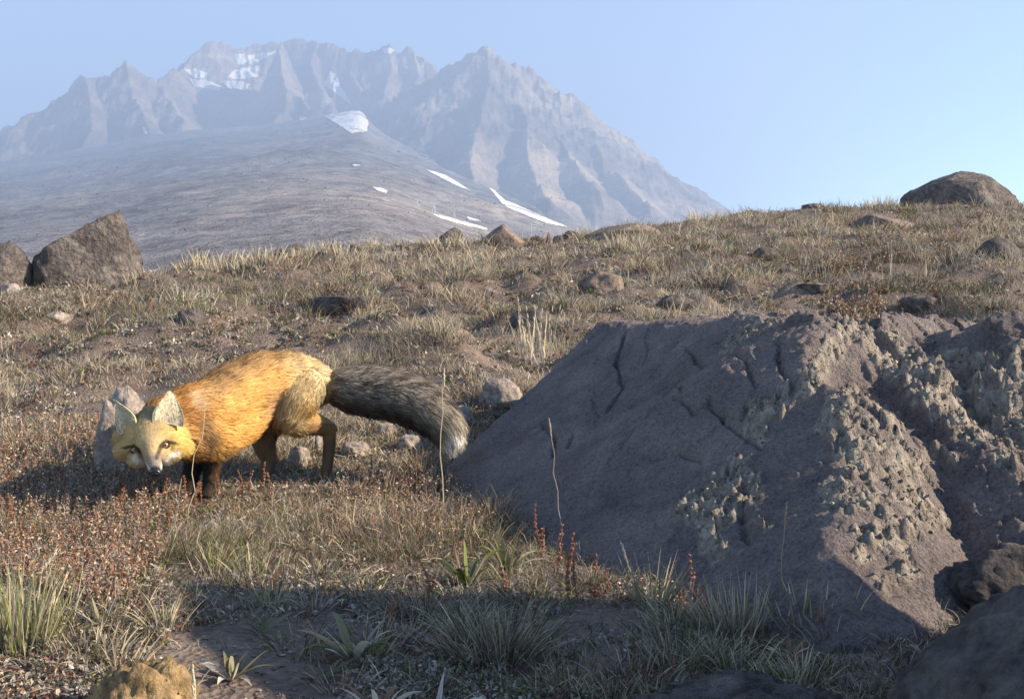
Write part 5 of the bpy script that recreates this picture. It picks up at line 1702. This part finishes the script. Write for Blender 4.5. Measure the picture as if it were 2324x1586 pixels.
# tall dry stems and seed stalks
tuft('bunch of tall upright straw stems on the slope left of the slab top', 1218, 828, 34, 0.33, 0.085, 0.0060, [STRAW * 1.25, PALE * 1.3, PALE * 1.2], 701, heads=24, droop=0.05, flat=0.10, name='straw_bunch', cat='straw')
tuft('fine pale grass spilling beside the bunch of straw stems', 1270, 800, 90, 0.13, 0.10, 0.0028, [STRAW, PALE, OLIVE * 1.6], 702, droop=0.9)
tuft('round rust-brown grass tuft under the white tail tip', 955, 1062, 170, 0.075, 0.050, 0.0022, [RUST * 1.1, STRAW * 0.8, REDB], 703, flat=0.75, droop=0.6)
tuft('small upright orange grass tuft in front of the tail shadow', 882, 1122, 24, 0.085, 0.022, 0.0022, [RUST * 1.3, STRAW], 704, droop=0.15, flat=0.25)
grass_stalk('single tall pale grass stalk crossing in front of the fox tail', 1004, 1200, 1008, 838, 711, y=2.95, rad=0.0014)
grass_stalk('slanting dry stalk in front of the fox neck', 424, 1155, 466, 912, 712, head=False, y=2.90, rad=0.0012, branch=True)
grass_stalk('short pale stalk leaning beside the front paw of the fox', 396, 1170, 412, 1085, 713, head=False, y=3.05, rad=0.0010)
grass_stalk('curved stalk with a pale fluffy head before the bare slab face', 1282, 1100, 1246, 950, 714, y=2.66, col=(0.38, 0.30, 0.27), rad=0.0013)
grass_stalk('thin stalk with a white bud rising from the grass at the foot of the slab', 1448, 1330, 1408, 1228, 715, y=2.12, col=(0.45, 0.34, 0.28), rad=0.0013)
grass_stalk('tall thin grass stalk before the crusted part of the slab', 1770, 1380, 1786, 1142, 716, y=2.0, col=(0.36, 0.27, 0.18), rad=0.0011)
grass_stalk('pale straw leaning out of the mossy mound', 60, 1340, 128, 1250, 717, head=True, y=2.0, rad=0.0016)
grass_stalk('bleached stem sticking up beside the ochre clod', 442, 1590, 438, 1510, 718, y=1.42, rad=0.0012)
grass_stalk('bent dry stem poking out of the leafy clump in the foreground sand', 745, 1480, 696, 1402, 719, head=False, y=1.72, col=(0.36, 0.20, 0.14), rad=0.0012)
for k, (u, v, w, h) in enumerate(((1010, 770, 30, 80), (925, 700, 30, 50), (1860, 640, 40, 80), (2020, 640, 30, 95), (2110, 640, 20, 70), (1650, 730, 60, 50), (560, 700, 40, 50))):
    tuft(['thin dry stems standing above the fox tail', 'thin dry stems in the middle of the slope above the fox', 'sparse tall stems above the red patch', 'tallest pale stems right of the red patch', 'two or three tall stems on the right-hand slope below the broad brown rock', 'pale stems just behind the slab top', 'thin stems on the slope below the long low rock'][k],
         u, v, 9, h / FPX * on_ground(u, v)[1] * 1.1, 0.06, 0.0035, [STRAW * 1.2, PALE], 720 + k, droop=0.1, flat=0.15, name='dry_stems', cat='dry stems')
# golden grass on the crest
for k, (u, v) in enumerate(((455, 612), (520, 604), (600, 602), (690, 590), (770, 580), (1010, 560), (1420, 560), (1600, 502), (1840, 470), (2000, 470))):
    tuft(['pale golden tuft at the edge of the crest beside the smaller low rock', 'pale golden tuft before the smaller low rock', 'pale golden tuft left of the long low rock', 'pale golden tuft before the long low rock', 'pale golden tuft right of the long low rock', 'golden tuft below the small pointed rock',
          'golden tuft before the hump-backed boulder', 'golden tuft on the skyline right of the hump-backed boulder', 'golden tuft on the skyline by the flat dark stone', 'golden tuft on the skyline left of the domed boulder'][k],
         u, v, 90, 0.22, 0.30, 0.011, [STRAW * 1.2, PALE, STRAW], 740 + k, droop=0.5, flat=0.5)

# foreground tufts in the shade of the rocks
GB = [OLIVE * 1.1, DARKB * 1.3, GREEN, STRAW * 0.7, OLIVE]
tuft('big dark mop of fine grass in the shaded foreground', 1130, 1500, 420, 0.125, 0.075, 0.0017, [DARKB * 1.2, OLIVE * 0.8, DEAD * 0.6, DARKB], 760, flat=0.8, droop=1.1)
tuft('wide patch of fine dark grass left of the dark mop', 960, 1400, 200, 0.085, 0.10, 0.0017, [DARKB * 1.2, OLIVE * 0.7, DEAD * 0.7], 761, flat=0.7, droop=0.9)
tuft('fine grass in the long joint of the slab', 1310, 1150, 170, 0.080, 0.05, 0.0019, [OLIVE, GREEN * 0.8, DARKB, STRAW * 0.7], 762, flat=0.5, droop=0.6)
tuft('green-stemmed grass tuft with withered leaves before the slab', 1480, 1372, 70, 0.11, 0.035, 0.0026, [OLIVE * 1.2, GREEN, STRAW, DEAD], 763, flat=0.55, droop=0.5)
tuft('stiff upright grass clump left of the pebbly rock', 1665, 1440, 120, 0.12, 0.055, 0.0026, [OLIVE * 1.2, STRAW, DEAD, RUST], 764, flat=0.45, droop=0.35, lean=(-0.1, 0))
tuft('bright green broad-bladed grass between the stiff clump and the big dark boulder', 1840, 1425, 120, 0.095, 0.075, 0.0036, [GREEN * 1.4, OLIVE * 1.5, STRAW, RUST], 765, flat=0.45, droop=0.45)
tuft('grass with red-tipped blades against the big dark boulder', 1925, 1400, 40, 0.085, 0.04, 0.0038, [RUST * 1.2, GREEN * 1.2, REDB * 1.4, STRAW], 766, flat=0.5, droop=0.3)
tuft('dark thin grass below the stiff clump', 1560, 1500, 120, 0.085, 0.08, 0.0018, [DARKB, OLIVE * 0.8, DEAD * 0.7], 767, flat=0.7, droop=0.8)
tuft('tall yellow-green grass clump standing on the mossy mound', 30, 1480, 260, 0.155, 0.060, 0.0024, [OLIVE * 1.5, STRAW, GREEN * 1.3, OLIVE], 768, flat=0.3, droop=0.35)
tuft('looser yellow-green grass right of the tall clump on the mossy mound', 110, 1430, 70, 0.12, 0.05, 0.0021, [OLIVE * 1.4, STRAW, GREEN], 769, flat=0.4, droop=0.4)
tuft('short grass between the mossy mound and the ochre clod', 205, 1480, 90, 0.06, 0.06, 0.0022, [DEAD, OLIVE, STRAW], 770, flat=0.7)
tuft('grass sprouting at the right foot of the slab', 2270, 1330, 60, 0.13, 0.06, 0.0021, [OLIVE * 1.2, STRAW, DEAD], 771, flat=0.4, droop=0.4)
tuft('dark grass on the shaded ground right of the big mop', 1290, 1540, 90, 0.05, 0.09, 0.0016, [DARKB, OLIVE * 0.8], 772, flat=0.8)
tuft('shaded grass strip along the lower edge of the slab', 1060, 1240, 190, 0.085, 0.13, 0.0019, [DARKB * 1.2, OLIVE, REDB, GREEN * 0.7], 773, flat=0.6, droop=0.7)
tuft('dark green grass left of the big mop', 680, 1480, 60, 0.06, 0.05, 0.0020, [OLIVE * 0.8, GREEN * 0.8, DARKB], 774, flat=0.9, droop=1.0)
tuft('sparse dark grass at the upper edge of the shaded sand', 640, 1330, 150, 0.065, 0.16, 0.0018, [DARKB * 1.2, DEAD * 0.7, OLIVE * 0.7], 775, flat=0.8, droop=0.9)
tuft('pale grass with two furry seed heads before the big dark boulder', 2020, 1586, 14, 0.09, 0.03, 0.0022, [STRAW, OLIVE], 776, heads=6, droop=0.1, flat=0.3, y=1.22)
tuft('dry yellow grass leaning from the pebbly rock', 1480, 1560, 30, 0.07, 0.04, 0.0022, [STRAW, DEAD, RUST], 777, flat=0.6, droop=0.6, y=1.45)

# tangled tufts all over the foreground
rt_ = random.Random(21)
kinds = [('dark fine', [DARKB * 1.2, OLIVE * 0.8, DEAD * 0.7], 0.070, 0.0016), ('straw-coloured', [STRAW, DEAD, OLIVE], 0.065, 0.0020), ('yellow-green', [OLIVE * 1.4, GREEN * 1.2, STRAW], 0.075, 0.0022), ('reddish', [REDB * 1.2, RUST, DEAD], 0.055, 0.0020)]
made = 0
while made < 52:
    u, v = rt_.uniform(150, 1960), rt_.uniform(1290, 1585)
    if any(in_poly(np.array([u]), np.array([v]), s)[0] for s in SAND): continue
    p = on_ground(u, v)
    if not free_of_slab(p[:1], p[1:2])[0]: continue
    nm, cl, hh, ww = kinds[made % 4]
    tuft('small tangled %s grass tuft in the shaded foreground' % nm, u, v, 55, hh * rt_.uniform(0.6, 1.3), rt_.uniform(0.025, 0.06), ww, cl, 1000 + made, flat=0.9, droop=1.1, group='tangled %s tufts in the foreground' % nm)
    made += 1

# leafy plants
WL = [PALE * 0.9, DEAD * 1.2, STRAW, OLIVE]
leafy('curled grey-brown rosette of withered leaves on the shaded sand', 525, 1545, 11, 0.075, 0.013, WL, 780, up=0.9)
leafy('plant with long pale withered leaves right of the shaded sand', 800, 1500, 12, 0.10, 0.014, WL + [GREEN], 781, up=0.8)
leafy('brown curling leaf plant in front of the big dark mop', 860, 1580, 10, 0.09, 0.012, [PALE * 0.8, RUST, STRAW], 782, up=1.0, y=1.5)
leafy('green lance-leaved plant between red stalks and the dark mop', 1060, 1330, 14, 0.115, 0.013, [GREEN, OLIVE * 1.2, STRAW, GREEN * 0.8], 783, up=1.3)
leafy('taller green and straw leaved plant beside the slab foot', 1150, 1300, 12, 0.12, 0.012, [GREEN * 0.9, OLIVE * 1.3, STRAW], 784, up=1.5)
leafy('flat green rosette on the shaded sand', 590, 1440, 7, 0.065, 0.008, [OLIVE, GREEN * 0.9, DARKB], 785, up=0.5)
leafy('thin dark green rosette beside the withered rosette', 735, 1540, 9, 0.07, 0.007, [OLIVE * 0.8, GREEN * 0.7], 786, up=0.4)
leafy('grey-green pointed leaves at the edge of the mossy mound', 232, 1425, 7, 0.075, 0.010, [DEAD * 1.2, OLIVE * 1.2], 787, up=1.6, curl=0.4)
leafy('curled straw leaves at the bottom edge beside the dark mop', 985, 1586, 9, 0.08, 0.011, WL, 788, up=1.0, y=1.45)
leafy('pale broken leaves on the pebbly rock', 1790, 1500, 9, 0.06, 0.010, [PALE, STRAW, RUST * 1.1], 789, up=0.8)
leafy('small green leaves beside the withered leaves before the slab', 1300, 1345, 8, 0.045, 0.009, [GREEN, OLIVE], 790, up=0.7)

# red seed stalks
REDS = [(1240, 1262, 1148), (1266, 1300, 1192), (1285, 1330, 1212), (1294, 1372, 1250), (1312, 1362, 1238), (1360, 1320, 1262), (1382, 1345, 1292), (1552, 1340, 1248), (967, 1392, 1282), (896, 1440, 1340), (1042, 1310, 1234), (1228, 1275, 1205), (1148, 1350, 1290), (1212, 1400, 1330)]
for k, (u, v, vt) in enumerate(REDS):
    red_stalk('rust-red seed stalk with knobbly whorls in the shaded foreground', u, v, vt, 800 + k, lean=(-0.06, 0.05, 0.02, -0.02)[k % 4], group='red seed stalks at the foot of the slab', hue=((0.29, 0.13, 0.085), (0.30, 0.16, 0.115), (0.32, 0.12, 0.07))[k % 3])
rr = random.Random(9)
for k in range(36):
    u, v = rr.uniform(20, 620), rr.uniform(1120, 1330)
    if u > 380 and v > 1180: continue
    red_stalk('short rust-brown seed stalk standing in the low red plants before the fox', u, v, v - rr.uniform(52, 80), 840 + k, lean=rr.uniform(-0.1, 0.1), group='short seed stalks before the fox', hue=(0.30, 0.13, 0.06))
for k, (u, v, vt) in enumerate(((598, 1125, 1052), (612, 1150, 1075), (572, 1130, 1070), (838, 1095, 1040), (858, 1100, 1052))):
    red_stalk('slim pinkish seed stalk beside the hind feet of the fox', u, v, vt, 900 + k, group='slim stalks by the fox feet', hue=(0.36, 0.20, 0.13))
